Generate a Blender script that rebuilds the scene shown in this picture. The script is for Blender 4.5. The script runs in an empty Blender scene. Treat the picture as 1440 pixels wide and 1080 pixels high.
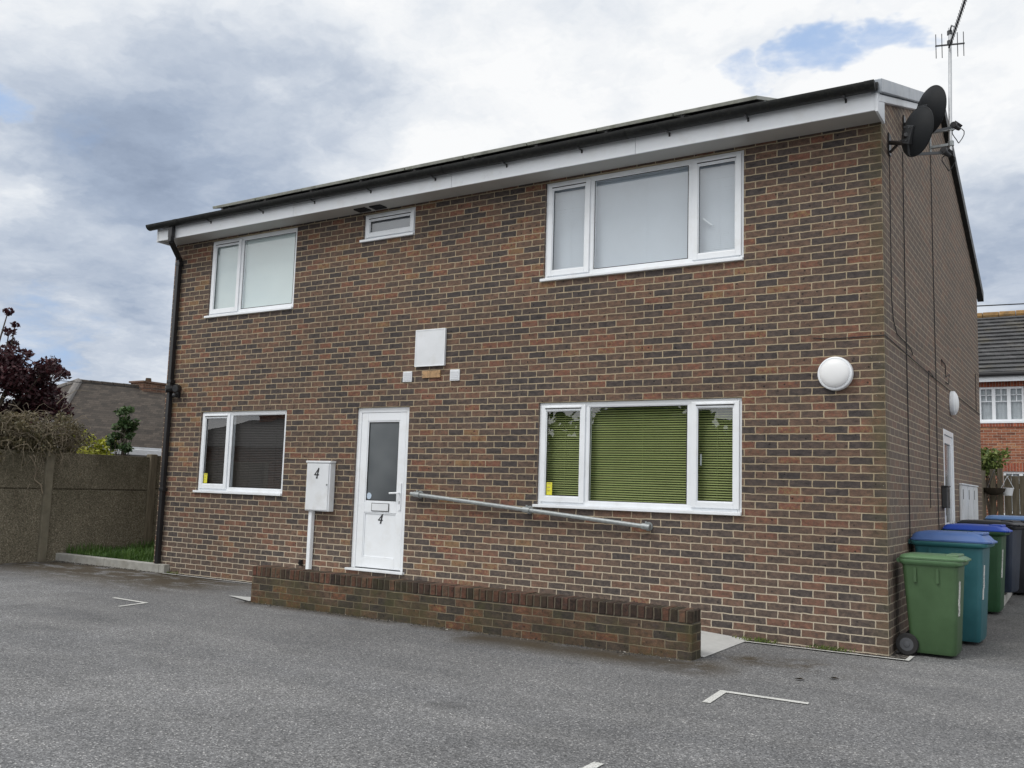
import bpy, math, random
from mathutils import Vector, Matrix
random.seed(7)
C = bpy.context.scene.collection
sc = bpy.context.scene
R = math.radians

# ------------------------------------------------------------------ camera
cam_d = bpy.data.cameras.new("Camera"); cam = bpy.data.objects.new("Camera", cam_d); C.objects.link(cam)
sc.camera = cam
YAW, PITCH, ROLL = -0.566809182, 0.112328117, 0.0307173097
def cam_axes(y, p, r):
    cy, sy, cp, sp, cr, sr = math.cos(y), math.sin(y), math.cos(p), math.sin(p), math.cos(r), math.sin(r)
    f = Vector((sy*cp, cy*cp, sp)); rt = Vector((cy, -sy, 0)); up = rt.cross(f)
    return cr*rt+sr*up, -sr*rt+cr*up, f
ax, ay, af = cam_axes(YAW, PITCH, ROLL)
m = Matrix.Identity(4)
for i in range(3):
    m[i][0], m[i][1], m[i][2] = ax[i], ay[i], -af[i]
m[0][3], m[1][3], m[2][3] = 1.65447, -9.13482, 1.48468
cam.matrix_world = m
cam_d.sensor_width = 36.0; cam_d.lens = 1294.147/1440*36.0
cam_d.clip_start = 0.05; cam_d.clip_end = 3000

# ------------------------------------------------------------------ node helper
class NT:
    def __init__(s, tree): s.t = tree; s.n = tree.nodes; s.l = tree.links
    def new(s, typ, **kw):
        nd = s.n.new(typ)
        for k, v in kw.items(): setattr(nd, k, v)
        return nd
    def put(s, sock, v):
        if isinstance(v, bpy.types.NodeSocket): s.l.new(v, sock)
        elif isinstance(v, (tuple, list)) and len(v) == 3 and sock.type == 'RGBA': sock.default_value = (*v, 1)
        else: sock.default_value = v
    def math(s, op, a, b=0.0, c=None, clamp=False):
        nd = s.new('ShaderNodeMath', operation=op, use_clamp=clamp)
        s.put(nd.inputs[0], a); s.put(nd.inputs[1], b)
        if c is not None: s.put(nd.inputs[2], c)
        return nd.outputs[0]
    def vmath(s, op, a, b=(0, 0, 0), out=0):
        nd = s.new('ShaderNodeVectorMath', operation=op)
        s.put(nd.inputs[0], a); s.put(nd.inputs[1], b)
        return nd.outputs[out]
    def scale(s, a, k):
        nd = s.new('ShaderNodeVectorMath', operation='SCALE'); s.put(nd.inputs[0], a); s.put(nd.inputs[3], k)
        return nd.outputs[0]
    def noise(s, vec, scale, detail=4.0, rough=0.55, out=0):
        nd = s.new('ShaderNodeTexNoise'); s.put(nd.inputs['Vector'], vec)
        nd.inputs['Scale'].default_value = scale; nd.inputs['Detail'].default_value = detail
        nd.inputs['Roughness'].default_value = rough
        return nd.outputs[out]
    def mrange(s, v, a, b, c=0.0, d=1.0, smooth=False):
        nd = s.new('ShaderNodeMapRange', clamp=True)
        if smooth: nd.interpolation_type = 'SMOOTHSTEP'
        s.put(nd.inputs[0], v)
        for i, q in enumerate((a, b, c, d)): s.put(nd.inputs[i+1], q)
        return nd.outputs[0]
    def mix(s, f, a, b, mode='MIX'):
        nd = s.new('ShaderNodeMix', data_type='RGBA', blend_type=mode)
        s.put(nd.inputs[0], f); s.put(nd.inputs[6], a); s.put(nd.inputs[7], b)
        return nd.outputs[2]
    def ramp(s, f, stops, interp='LINEAR'):
        nd = s.new('ShaderNodeValToRGB'); cr = nd.color_ramp; cr.interpolation = interp
        while len(cr.elements) < len(stops): cr.elements.new(0.5)
        for e, (p, c) in zip(cr.elements, stops):
            e.position = p; e.color = (*c, 1) if len(c) == 3 else c
        s.put(nd.inputs[0], f); return nd.outputs[0]
    def sep(s, v):
        nd = s.new('ShaderNodeSeparateXYZ'); s.put(nd.inputs[0], v); return nd.outputs
    def comb(s, x, y, z):
        nd = s.new('ShaderNodeCombineXYZ')
        for i, q in enumerate((x, y, z)): s.put(nd.inputs[i], q)
        return nd.outputs[0]
    def bump(s, h, strength=0.3, dist=0.01):
        nd = s.new('ShaderNodeBump'); nd.inputs['Strength'].default_value = strength; nd.inputs['Distance'].default_value = dist
        s.put(nd.inputs['Height'], h); return nd.outputs[0]
    def geo(s, name='Position'): return s.new('ShaderNodeNewGeometry').outputs[name]

# ------------------------------------------------------------------ world: broken overcast sky
SUN_EL, SUN_AZ = R(55), R(207)          # azimuth measured like the sky node's rotation
w = bpy.data.worlds.new("World"); sc.world = w; w.use_nodes = True
W = NT(w.node_tree); W.n.clear()
sky = W.new('ShaderNodeTexSky', sky_type='NISHITA'); sky.sun_disc = False
sky.sun_elevation = SUN_EL; sky.sun_rotation = SUN_AZ
d = W.vmath('NORMALIZE', W.new('ShaderNodeTexCoord').outputs['Generated'])
dx, dy, dz = W.sep(d)
zz = W.math('ADD', W.math('MAXIMUM', dz, 0.0), 0.22)
p = W.comb(W.math('DIVIDE', dx, zz), W.math('DIVIDE', dy, zz), 0.37)
n1 = W.noise(p, 1.5, 9, 0.58)
n2 = W.noise(W.vmath('ADD', p, (7.3, 2.1, 4.4)), 0.75, 5, 0.5)
wob = W.vmath('SUBTRACT', W.noise(p, 2.0, 6, 0.6, out=1), (0.5, 0.5, 0.5))
n3 = W.noise(W.vmath('ADD', W.vmath('ADD', p, W.scale(wob, 0.55)), (1.3, 9.1, 0.4)), 3.0, 9, 0.58)
dd = W.vmath('NORMALIZE', W.vmath('ADD', d, W.scale(wob, 0.28)))
def blob(v, a_out, a_in=0.0):
    dt = W.vmath('DOT_PRODUCT', dd, Vector(v).normalized()[:], out=1)
    return W.mrange(dt, math.cos(R(a_out)), math.cos(R(a_in)), 0, 1, True)
def acc(terms, base):
    o = base
    for v, k in terms: o = W.math('MULTIPLY_ADD', v, k, o)
    return o
s = acc([(W.math('SUBTRACT', n1, 0.5), 0.85), (W.math('SUBTRACT', n2, 0.5), 0.15), (W.math('SUBTRACT', n3, 0.5), 1.15),
         (blob((-0.73, 0.58, 0.35), 13), -0.25), (blob((-0.66, 0.66, 0.335), 9), -0.10),
         (blob((-0.553, 0.714, 0.43), 13), 0.12), (blob((-0.314, 0.847, 0.43), 14), 0.06),
         (blob((-0.079, 0.927, 0.367), 11), 0.2),
         (blob((-0.85, 0.48, 0.21), 13), -0.22), (blob((-0.83, 0.53, 0.15), 11), -0.14),
         (blob((-0.068, 0.965, 0.22), 10), -0.30),
         (W.mrange(dy, 0.2, -0.7), 0.25)], 0.79)
cloud = W.ramp(s, [(0.0, (0.26, 0.32, 0.43)), (0.25, (0.36, 0.43, 0.55)), (0.5, (0.53, 0.59, 0.685)), (0.72, (0.735, 0.775, 0.83)), (0.95, (0.92, 0.93, 0.94))])
cloud = W.scale(cloud, W.mrange(dy, 0.1, -0.8, 1.0, 1.35))
blue_m = W.math('MAXIMUM', W.math('MAXIMUM', W.math('MAXIMUM', W.math('MAXIMUM', blob((-0.192, 0.869, 0.457), 2.1, 0.0), W.math('MULTIPLY', blob((-0.232, 0.863, 0.445), 1.9, 0.0), 0.75)), W.math('MULTIPLY', blob((-0.16, 0.876, 0.462), 1.6, 0.0), 0.8)), blob((-0.842, 0.42, 0.342), 2.2, 0.1)),
                W.math('MAXIMUM', W.math('MULTIPLY', blob((-0.857, 0.499, 0.127), 5, 0), 0.55), W.math('MULTIPLY', blob((-0.812, 0.491, 0.316), 3), 0.35)))
brk = acc([(W.math('SUBTRACT', n3, 0.5), -1.9), (W.math('SUBTRACT', W.noise(p, 9.0, 8, 0.65), 0.5), -0.9)], blue_m)
blue_m = W.math('MULTIPLY', W.mrange(brk, 0.25, 1.25, 0, 0.9, True), W.mrange(blue_m, 0.0, 0.2))
skyc = W.scale(sky.outputs[0], 0.115)
skyc = W.mix(0.8, skyc, (0.38, 0.55, 0.85))
col = W.mix(blue_m, cloud, skyc)
bg = W.new('ShaderNodeBackground'); W.put(bg.inputs[0], col); bg.inputs[1].default_value = 1.0
W.l.new(bg.outputs[0], W.new('ShaderNodeOutputWorld').inputs[0])

# ------------------------------------------------------------------ sun behind cloud
sd = bpy.data.lights.new("Sun", 'SUN'); sd.energy = 1.45; sd.angle = R(24); sd.color = (1.0, 0.965, 0.91)
sun = bpy.data.objects.new("Sun", sd); C.objects.link(sun)
sv = Vector((math.sin(SUN_AZ)*math.cos(SUN_EL), math.cos(SUN_AZ)*math.cos(SUN_EL), math.sin(SUN_EL)))
sun.rotation_euler = sv.to_track_quat('Z', 'Y').to_euler(); sun.location = (-6, -12, 16)

vs = sc.view_settings
vs.view_transform = 'Standard'; vs.look = 'None'; vs.exposure = 0.06; vs.gamma = 1.0; vs.use_curve_mapping = False
sc.cycles.max_bounces = 8; sc.cycles.transparent_max_bounces = 12

# ------------------------------------------------------------------ materials
def mat(name):
    mm = bpy.data.materials.new(name); mm.use_nodes = True
    T = NT(mm.node_tree); T.n.clear()
    b = T.new('ShaderNodeBsdfPrincipled'); o = T.new('ShaderNodeOutputMaterial'); T.l.new(b.outputs[0], o.inputs[0])
    return mm, T, b, o
def simple(name, col, rough=0.5, metal=0.0, var=0.08, vscale=6.0, bump=0.0, bscale=60, dirt=None, spec=0.5):
    mm, T, b, o = mat(name)
    P = T.geo()
    n = T.noise(P, vscale, 5, 0.6)
    c = T.mix(1.0, (*col, 1), T.ramp(n, [(0.25, (1-var*2,)*3), (0.75, (1+var,)*3)]), 'MULTIPLY')
    if dirt:
        dc, amt, dscale = dirt
        k = T.mrange(T.noise(P, dscale, 6, 0.65), 0.5, 0.75, 0, amt)
        c = T.mix(k, c, dc)
    T.put(b.inputs['Base Color'], c)
    T.put(b.inputs['Roughness'], T.mrange(n, 0.3, 0.7, max(rough-0.07, 0.02), min(rough+0.08, 1)))
    b.inputs['Metallic'].default_value = metal; b.inputs['Specular IOR Level'].default_value = spec
    if bump:
        T.put(b.inputs['Normal'], T.bump(T.noise(P, bscale, 4, 0.6), bump, 0.004))
    return mm

BRICKS = [(0.0, (0.062, 0.054, 0.053)), (0.2, (0.079, 0.065, 0.060)), (0.4, (0.100, 0.075, 0.063)), (0.6, (0.126, 0.085, 0.066)),
          (0.78, (0.150, 0.095, 0.069)), (0.9, (0.168, 0.088, 0.063)), (0.97, (0.188, 0.078, 0.056)), (1.0, (0.205, 0.130, 0.074))]
def brick_mat(name, stops, mortar, zoff=0.0, soot=0.0, moss=0.0, bw=0.225, rh=0.075, house=False, mort=0.0058, xoff=0.0):
    mm, T, b, o = mat(name)
    P = T.geo(); N = T.geo('True Normal')
    x, y, z = T.sep(P); nx, ny, nz = T.sep(N)
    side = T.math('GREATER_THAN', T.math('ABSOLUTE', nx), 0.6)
    mx = T.new('ShaderNodeMix', data_type='FLOAT'); T.put(mx.inputs[0], side); T.put(mx.inputs[2], T.math('ADD', x, xoff)); T.put(mx.inputs[3], T.math('ADD', y, 0.1125))
    wv = T.noise(P, 11.0, 4, 0.6, out=1)
    wx, wy, wz = T.sep(wv)
    u = T.math('MULTIPLY_ADD', T.math('SUBTRACT', wx, 0.5), 0.022, mx.outputs[0])
    v = T.math('MULTIPLY_ADD', T.math('SUBTRACT', wy, 0.5), 0.017, T.math('ADD', z, zoff))
    vec = T.comb(T.math('ADD', u, 90.0), T.math('ADD', v, 15.0), 0.0)
    bt = T.new('ShaderNodeTexBrick'); bt.offset = 0.5; bt.offset_frequency = 2; bt.squash = 1
    T.put(bt.inputs['Vector'], vec)
    T.put(bt.inputs['Color1'], (0, 0, 0)); T.put(bt.inputs['Color2'], (1, 1, 1)); T.put(bt.inputs['Mortar'], (0, 0, 0))
    for k, q in (('Scale', 1.0), ('Mortar Size', mort), ('Mortar Smooth', 0.35), ('Bias', 0.0), ('Brick Width', bw), ('Row Height', rh)):
        bt.inputs[k].default_value = q
    t = T.sep(bt.outputs['Color'])[0]
    big = T.noise(P, 0.55, 3, 0.5)
    mid = T.noise(P, 26, 5, 0.65)
    fine = T.noise(P, 140, 3, 0.6)
    tt = T.math('ADD', T.math('MULTIPLY_ADD', T.math('SUBTRACT', mid, 0.5), 0.75, t), T.math('MULTIPLY', T.math('SUBTRACT', big, 0.5), 0.6), clamp=True)
    c = T.ramp(tt, stops)
    c = T.mix(1.0, c, T.ramp(fine, [(0.25, (0.62,)*3), (0.75, (1.36,)*3)]), 'MULTIPLY')
    sm1 = T.noise(T.vmath('MULTIPLY', P, (1.0, 1.0, 1.8)), 13, 6, 0.7)
    c = T.mix(1.0, c, T.ramp(sm1, [(0.30, (0.46, 0.47, 0.50)), (0.48, (0.92,)*3), (0.72, (1.50, 1.42, 1.33))]), 'MULTIPLY')
    kiss = T.math('MULTIPLY', T.mrange(T.noise(P, 19, 5, 0.7), 0.56, 0.68), T.math('GREATER_THAN', t, 0.35))
    c = T.mix(T.math('MULTIPLY', kiss, 0.45), c, (0.075, 0.068, 0.068))
    # burnt pits
    vor = T.new('ShaderNodeTexVoronoi'); T.put(vor.inputs['Vector'], P); vor.inputs['Scale'].default_value = 15
    vd = T.math('ADD', vor.outputs['Distance'], T.math('MULTIPLY', fine, 0.16))
    pit = T.math('MULTIPLY', T.mrange(vd, 0.27, 0.17), T.math('GREATER_THAN', T.sep(vor.outputs['Color'])[0], 0.50))
    c = T.mix(T.math('MULTIPLY', pit, 0.85), c, (0.018, 0.016, 0.016))
    mk = T.math('ADD', T.math('MULTIPLY', mid, 0.35), 0.82)
    mc = T.scale(T.mix(T.mrange(T.noise(P, 5.0, 5, 0.65), 0.35, 0.65), mortar, tuple(q*0.74 for q in mortar)), mk)
    if house:   # whiter lime bloom on the lowest courses
        low = T.mrange(T.math('ADD', z, T.math('MULTIPLY', T.math('SUBTRACT', big, 0.5), 1.6)), 1.5, 0.2)
        mc = T.mix(T.math('MULTIPLY', low, 0.6), mc, (0.60, 0.53, 0.43))
        c = T.mix(T.math('MULTIPLY', low, T.mrange(mid, 0.45, 0.8, 0.05, 0.35)), c, (0.30, 0.25, 0.21))
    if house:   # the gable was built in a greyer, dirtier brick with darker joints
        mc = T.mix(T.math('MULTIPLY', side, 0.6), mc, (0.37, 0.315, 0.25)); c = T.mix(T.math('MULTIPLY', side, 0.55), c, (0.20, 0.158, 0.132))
    c = T.mix(bt.outputs['Fac'], c, mc)
    if soot:
        k = T.math('MULTIPLY', T.mrange(T.noise(P, 2.2, 6, 0.65), 0.38, 0.66), soot)
        c = T.mix(k, c, (0.035, 0.032, 0.022))
    if moss:
        k = T.math('MULTIPLY', T.mrange(T.noise(P, 3.1, 6, 0.7), 0.45, 0.7), moss)
        c = T.mix(k, c, (0.075, 0.075, 0.028))
    if house:   # algae down the exposed corner, splash of white lichen specks
        k = T.math('MULTIPLY', T.mrange(T.math('ABSOLUTE', T.math('ADD', x, y)), 0.22, 0.0), T.mrange(T.noise(P, 1.7, 5, 0.6), 0.36, 0.62, 0.0, 0.62))
        c = T.mix(k, c, (0.085, 0.082, 0.04))
        sp = T.math('MULTIPLY', T.math('GREATER_THAN', T.noise(P, 60, 2, 0.5), 0.705), T.mrange(T.math('ABSOLUTE', T.math('ADD', x, y)), 0.25, 0.02))
        sp = T.math('MULTIPLY', sp, T.mrange(T.noise(P, 1.3, 3, 0.5), 0.45, 0.6))
        c = T.mix(sp, c, (0.62, 0.60, 0.52))
        bands = T.mrange(T.noise(T.vmath('MULTIPLY', P, (0.35, 0.35, 1.6)), 1.0, 4, 0.6), 0.3, 0.7, 0.86, 1.10)
        c = T.scale(c, bands)
    T.put(b.inputs['Base Color'], c); b.inputs['Roughness'].default_value = 0.9; b.inputs['Specular IOR Level'].default_value = 0.25
    h = T.math('SUBTRACT', T.math('MULTIPLY', fine, 0.25), T.math('ADD', bt.outputs['Fac'], T.math('MULTIPLY', pit, 0.6)))
    T.put(b.inputs['Normal'], T.bump(h, 0.6, 0.006))
    return mm
M = {}
M['brick'] = brick_mat('house_brick', BRICKS, (0.42, 0.345, 0.235), house=True, mort=0.0066)
M['brick_low'] = brick_mat('garden_wall_brick', [(p_, (c_[0]*0.84, c_[1]*0.84, c_[2]*0.76)) for p_, c_ in BRICKS], (0.25, 0.21, 0.145), zoff=-0.06, soot=0.68, moss=0.6, mort=0.005)
M['coping'] = brick_mat('coping_brick', [(0, (0.026, 0.019, 0.018)), (0.3, (0.05, 0.032, 0.027)), (0.6, (0.082, 0.044, 0.034)), (0.85, (0.125, 0.052, 0.038)), (1, (0.15, 0.09, 0.062))], (0.16, 0.135, 0.10), zoff=0.0, soot=0.55, moss=0.25, bw=0.077, rh=1.0, mort=0.006)
M['red_brick'] = brick_mat('red_brick', [(0, (0.15, 0.06, 0.04)), (0.4, (0.24, 0.09, 0.055)), (0.75, (0.32, 0.13, 0.075)), (1, (0.38, 0.20, 0.11))], (0.42, 0.37, 0.30))
M['soldier'] = brick_mat('red_soldier_brick', [(0, (0.20, 0.06, 0.04)), (0.5, (0.29, 0.085, 0.05)), (1, (0.36, 0.12, 0.07))], (0.38, 0.32, 0.26), bw=0.075, rh=1.0)

M['old_brick'] = brick_mat('old_chimney_brick', [(0, (0.10, 0.055, 0.04)), (0.5, (0.15, 0.08, 0.055)), (1, (0.20, 0.11, 0.075))], (0.22, 0.19, 0.15))
M['upvc'] = simple('white_upvc', (0.785, 0.815, 0.85), 0.32, var=0.03, vscale=3, dirt=((0.55, 0.53, 0.48), 0.25, 5))
M['upvc_old'] = simple('weathered_white_plastic', (0.70, 0.725, 0.755), 0.45, var=0.05, vscale=3, dirt=((0.42, 0.40, 0.35), 0.35, 4))
M['soffit'] = simple('soffit_board', (0.43, 0.42, 0.40), 0.5, var=0.05, dirt=((0.40, 0.38, 0.33), 0.3, 3))
M['gutter'] = simple('black_gutter', (0.011, 0.012, 0.012), 0.5, var=0.2, vscale=9, dirt=((0.09, 0.095, 0.075), 0.3, 30), spec=0.3)
M['black'] = simple('black_plastic', (0.014, 0.014, 0.016), 0.4)
M['rubber'] = simple('tyre_rubber', (0.018, 0.018, 0.019), 0.75)
M['hub'] = simple('grey_hub', (0.08, 0.085, 0.095), 0.5)
M['galv'] = simple('galvanised_steel', (0.34, 0.365, 0.37), 0.5, 0.55, var=0.15, vscale=30)
M['alu'] = simple('aluminium', (0.55, 0.56, 0.57), 0.35, 0.8, var=0.08, vscale=20)
M['dark_metal'] = simple('dark_metal', (0.06, 0.062, 0.066), 0.4, 0.5)
M['dish'] = simple('dish_grey', (0.011, 0.0125, 0.0145), 0.6, var=0.1, spec=0.22)
M['verge'] = simple('grey_verge_trim', (0.30, 0.33, 0.365), 0.35, 0.2, var=0.1, dirt=((0.12, 0.12, 0.10), 0.3, 8))
M['roof_dark'] = simple('dark_roof_tile', (0.035, 0.034, 0.033), 0.85, var=0.25, vscale=8, bump=0.4, bscale=40)
M['panel_frame'] = simple('panel_frame', (0.36, 0.37, 0.33), 0.45, 0.2, var=0.2, vscale=9, dirt=((0.15, 0.17, 0.08), 0.6, 7))
M['panel_glass'] = simple('panel_glass', (0.012, 0.016, 0.03), 0.12)
M['panel_back'] = simple('panel_back', (0.03, 0.03, 0.032), 0.6)
M['concrete'] = simple('pale_concrete', (0.42, 0.41, 0.385), 0.85, var=0.12, vscale=7, bump=0.25, bscale=90, dirt=((0.22, 0.21, 0.17), 0.4, 3.0))
M['kerb'] = simple('kerb_concrete', (0.37, 0.365, 0.34), 0.85, var=0.14, vscale=9, bump=0.3, bscale=80, dirt=((0.17, 0.16, 0.12), 0.55, 4.0))
M['slab_pale'] = simple('new_paving', (0.50, 0.505, 0.495), 0.8, var=0.06, vscale=10, bump=0.15, bscale=120)
M['soil'] = simple('soil', (0.05, 0.038, 0.025), 0.95, var=0.3, vscale=20, bump=0.6, bscale=50)
M['yellow'] = simple('yellow_sticker', (0.72, 0.68, 0.05), 0.5, var=0.12, vscale=60)
M['blind_white'] = simple('white_blind', (0.66, 0.71, 0.77), 0.7, var=0.04, vscale=1.5)
M['roller'] = simple('pale_roller_blind', (0.74, 0.81, 0.79), 0.8, var=0.03, vscale=1.2)
M['blind_grey'] = simple('dim_bathroom_blind', (0.24, 0.26, 0.29), 0.7)
M['blind_dark'] = simple('brown_blind', (0.05, 0.041, 0.037), 0.55, var=0.1, vscale=3)
M['blind_green'] = simple('green_blind', (0.40, 0.445, 0.165), 0.55, var=0.08, vscale=2)
M['dark_room'] = simple('dark_room', (0.03, 0.03, 0.03), 0.9)
M['oak'] = simple('oak_plaque', (0.42, 0.26, 0.13), 0.55, var=0.25, vscale=25)
M['stick_blue'] = simple('round_sticker', (0.5, 0.6, 0.72), 0.4)
M['cable'] = simple('black_cable', (0.012, 0.012, 0.013), 0.6)
M['lamp'] = simple('opal_diffuser', (0.78, 0.79, 0.80), 0.38, var=0.02, vscale=2)
M['bark'] = simple('bark', (0.075, 0.06, 0.045), 0.9, var=0.3, vscale=14, bump=0.6, bscale=30)
M['twig'] = simple('dry_twig', (0.24, 0.20, 0.145), 0.85, var=0.3, vscale=5)
M['timber'] = None
def bin_plastic(name, col):
    mm, T, b, o = mat(name)
    P = T.geo()
    n = T.noise(P, 5, 5, 0.6); sc_ = T.noise(T.vmath('MULTIPLY', P, (14, 14, 2.0)), 3.0, 6, 0.7)
    c = T.mix(1.0, (*col, 1), T.ramp(n, [(0.25, (0.82,)*3), (0.75, (1.12,)*3)]), 'MULTIPLY')
    c = T.mix(T.mrange(sc_, 0.6, 0.8, 0, 0.25), c, tuple(q*0.5+0.16 for q in col))
    T.put(b.inputs['Base Color'], c); T.put(b.inputs['Roughness'], T.mrange(n, 0.3, 0.7, 0.38, 0.52))
    T.put(b.inputs['Normal'], T.bump(T.noise(P, 260, 2, 0.5), 0.06, 0.002))
    return mm
M['bin_green'] = bin_plastic('bin_green', (0.054, 0.108, 0.046))
M['bin_lid_green'] = bin_plastic('bin_lid_green', (0.085, 0.17, 0.08))
M['bin_teal'] = bin_plastic('bin_teal', (0.022, 0.115, 0.135))
M['bin_rim_teal'] = bin_plastic('bin_rim_teal', (0.035, 0.16, 0.175))
M['bin_dgreen'] = bin_plastic('bin_dark_green', (0.020, 0.075, 0.030))
M['bin_blue'] = bin_plastic('bin_lid_blue', (0.075, 0.15, 0.37))
M['bin_vblue'] = bin_plastic('bin_lid_vivid_blue', (0.02, 0.075, 0.45))
M['bin_lblue'] = bin_plastic('bin_lid_light_blue', (0.11, 0.22, 0.45))
M['bin_navy'] = bin_plastic('bin_navy', (0.017, 0.027, 0.05))
M['bin_black'] = bin_plastic('bin_black', (0.014, 0.015, 0.019))

def glass_mat():
    mm, T, b, o = mat('window_glass'); T.n.remove(b)
    cs = T.math('ABSOLUTE', T.vmath('DOT_PRODUCT', T.geo('Incoming'), T.geo('True Normal'), out=1))
    fr = T.math('MULTIPLY_ADD', T.math('POWER', T.math('SUBTRACT', 1.0, cs, clamp=True), 5.0), 0.88, 0.12)
    tr = T.new('ShaderNodeBsdfTransparent'); T.put(tr.inputs[0], (0.87, 0.90, 0.915))
    gl = T.new('ShaderNodeBsdfGlossy'); gl.inputs['Roughness'].default_value = 0.0; T.put(gl.inputs[0], (1, 1, 1))
    T.put(gl.inputs['Normal'], T.bump(T.noise(T.geo(), 1.3, 2, 0.5), 0.05, 0.02))
    mx = T.new('ShaderNodeMixShader'); T.put(mx.inputs[0], fr); T.l.new(tr.outputs[0], mx.inputs[1]); T.l.new(gl.outputs[0], mx.inputs[2])
    T.l.new(mx.outputs[0], o.inputs[0]); return mm
M['glass'] = glass_mat()
def frosted():
    mm, T, b, o = mat('obscure_glass')
    T.put(b.inputs['Base Color'], T.mix(T.noise(T.geo(), 2.0, 2, 0.5), (0.04, 0.048, 0.055), (0.16, 0.175, 0.185))); b.inputs['Roughness'].default_value = 0.16
    b.inputs['IOR'].default_value = 1.6
    T.put(b.inputs['Normal'], T.bump(T.noise(T.geo(), 55, 3, 0.5), 0.12, 0.004)); return mm
M['frosted'] = frosted()

def asphalt():
    mm, T, b, o = mat('asphalt')
    P = T.geo(); x, y, z = T.sep(P)
    big = T.noise(P, 0.35, 5, 0.6); mid = T.noise(P, 1.7, 6, 0.65); fine = T.noise(P, 95, 3, 0.7); fin2 = T.noise(P, 34, 4, 0.7)
    vor = T.new('ShaderNodeTexVoronoi'); T.put(vor.inputs['Vector'], P); vor.inputs['Scale'].default_value = 120
    chip = T.sep(vor.outputs['Color'])[0]
    c = T.ramp(chip, [(0.0, (0.082, 0.083, 0.085)), (0.5, (0.172, 0.174, 0.177)), (0.85, (0.25, 0.252, 0.255)), (0.97, (0.35, 0.352, 0.353)), (1.0, (0.60, 0.59, 0.57))])
    c = T.mix(1.0, c, T.ramp(fin2, [(0.25, (0.74,)*3), (0.75, (1.24,)*3)]), 'MULTIPLY')
    c = T.mix(1.0, c, T.ramp(mid, [(0.3, (0.84,)*3), (0.7, (1.13,)*3)]), 'MULTIPLY')
    c = T.mix(1.0, c, T.ramp(big, [(0.3, (0.82,)*3), (0.7, (1.13,)*3)]), 'MULTIPLY')
    lane = T.noise(T.vmath('MULTIPLY', P, (0.5, 2.4, 1.0)), 0.8, 5, 0.6)
    c = T.mix(1.0, c, T.ramp(lane, [(0.35, (0.88, 0.88, 0.89)), (0.65, (1.09, 1.08, 1.07))]), 'MULTIPLY')
    spot = T.noise(T.vmath('ADD', P, (31.0, 7.0, 0.0)), 2.6, 3, 0.5)
    c = T.mix(T.mrange(spot, 0.66, 0.76, 0, 0.45), c, (0.06, 0.06, 0.06))
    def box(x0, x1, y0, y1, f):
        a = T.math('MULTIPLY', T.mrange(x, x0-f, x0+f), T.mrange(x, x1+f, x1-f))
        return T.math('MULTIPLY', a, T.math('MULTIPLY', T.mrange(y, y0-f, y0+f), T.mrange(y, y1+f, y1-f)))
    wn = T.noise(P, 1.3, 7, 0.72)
    wn2 = T.noise(T.vmath('MULTIPLY', P, (1.0, 2.2, 1.0)), 1.9, 7, 0.75)
    m1 = T.math('MULTIPLY', box(-14.0, -8.1, -1.45, 0.4, 0.55), T.mrange(wn2, 0.38, 0.50))
    m2 = T.math('MULTIPLY', box(-3.6, -0.95, -1.95, -1.4, 0.2), T.mrange(wn, 0.34, 0.46))
    m3 = T.math('MULTIPLY', box(-1.2, -0.1, -1.25, -0.75, 0.22), T.mrange(wn, 0.42, 0.54))
    m4 = T.math('MULTIPLY', box(-6.9, -1.2, -1.60, -1.3, 0.10), T.mrange(wn, 0.36, 0.52, 0, 0.85))  # dirt line along the low wall foot, deepened as painted contact shade
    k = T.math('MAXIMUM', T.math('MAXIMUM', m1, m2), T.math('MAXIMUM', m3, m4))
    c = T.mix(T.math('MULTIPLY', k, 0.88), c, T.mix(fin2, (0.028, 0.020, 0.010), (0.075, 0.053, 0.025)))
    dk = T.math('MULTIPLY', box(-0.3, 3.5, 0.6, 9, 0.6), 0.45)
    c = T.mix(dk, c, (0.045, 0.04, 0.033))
    cr = T.math('MULTIPLY', box(-8.0, 1.5, -3.0, -0.3, 0.8), T.mrange(mid, 0.42, 0.62, 0, 0.35))
    c = T.mix(cr, c, (0.055, 0.055, 0.057))
    T.put(b.inputs['Base Color'], c); b.inputs['Roughness'].default_value = 0.88; b.inputs['Specular IOR Level'].default_value = 0.3
    T.put(b.inputs['Normal'], T.bump(T.math('ADD', vor.outputs['Distance'], T.math('MULTIPLY', fin2, 0.6)), 0.55, 0.006))
    return mm
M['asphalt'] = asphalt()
def paint():
    mm, T, b, o = mat('road_paint')
    P = T.geo(); n = T.noise(P, 90, 4, 0.7); n2 = T.noise(P, 9, 5, 0.7)
    k = T.math('MULTIPLY', T.mrange(n, 0.47, 0.60), T.mrange(n2, 0.35, 0.65, 0.3, 1.0))
    T.put(b.inputs['Base Color'], T.mix(k, (0.66, 0.66, 0.63), (0.20, 0.20, 0.195))); b.inputs['Roughness'].default_value = 0.8
    return mm
M['paint'] = paint()
def gravel():
    mm, T, b, o = mat('gravel_margin')
    vor = T.new('ShaderNodeTexVoronoi'); T.put(vor.inputs['Vector'], T.geo()); vor.inputs['Scale'].default_value = 45
    T.put(b.inputs['Base Color'], T.ramp(T.sep(vor.outputs['Color'])[0], [(0, (0.015, 0.014, 0.013)), (0.7, (0.06, 0.055, 0.048)), (0.9, (0.14, 0.12, 0.10)), (1, (0.4, 0.38, 0.34))]))
    T.put(b.inputs['Normal'], T.bump(vor.outputs['Distance'], 0.8, 0.01)); b.inputs['Roughness'].default_value = 0.9
    return mm
M['gravel'] = gravel()
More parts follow.
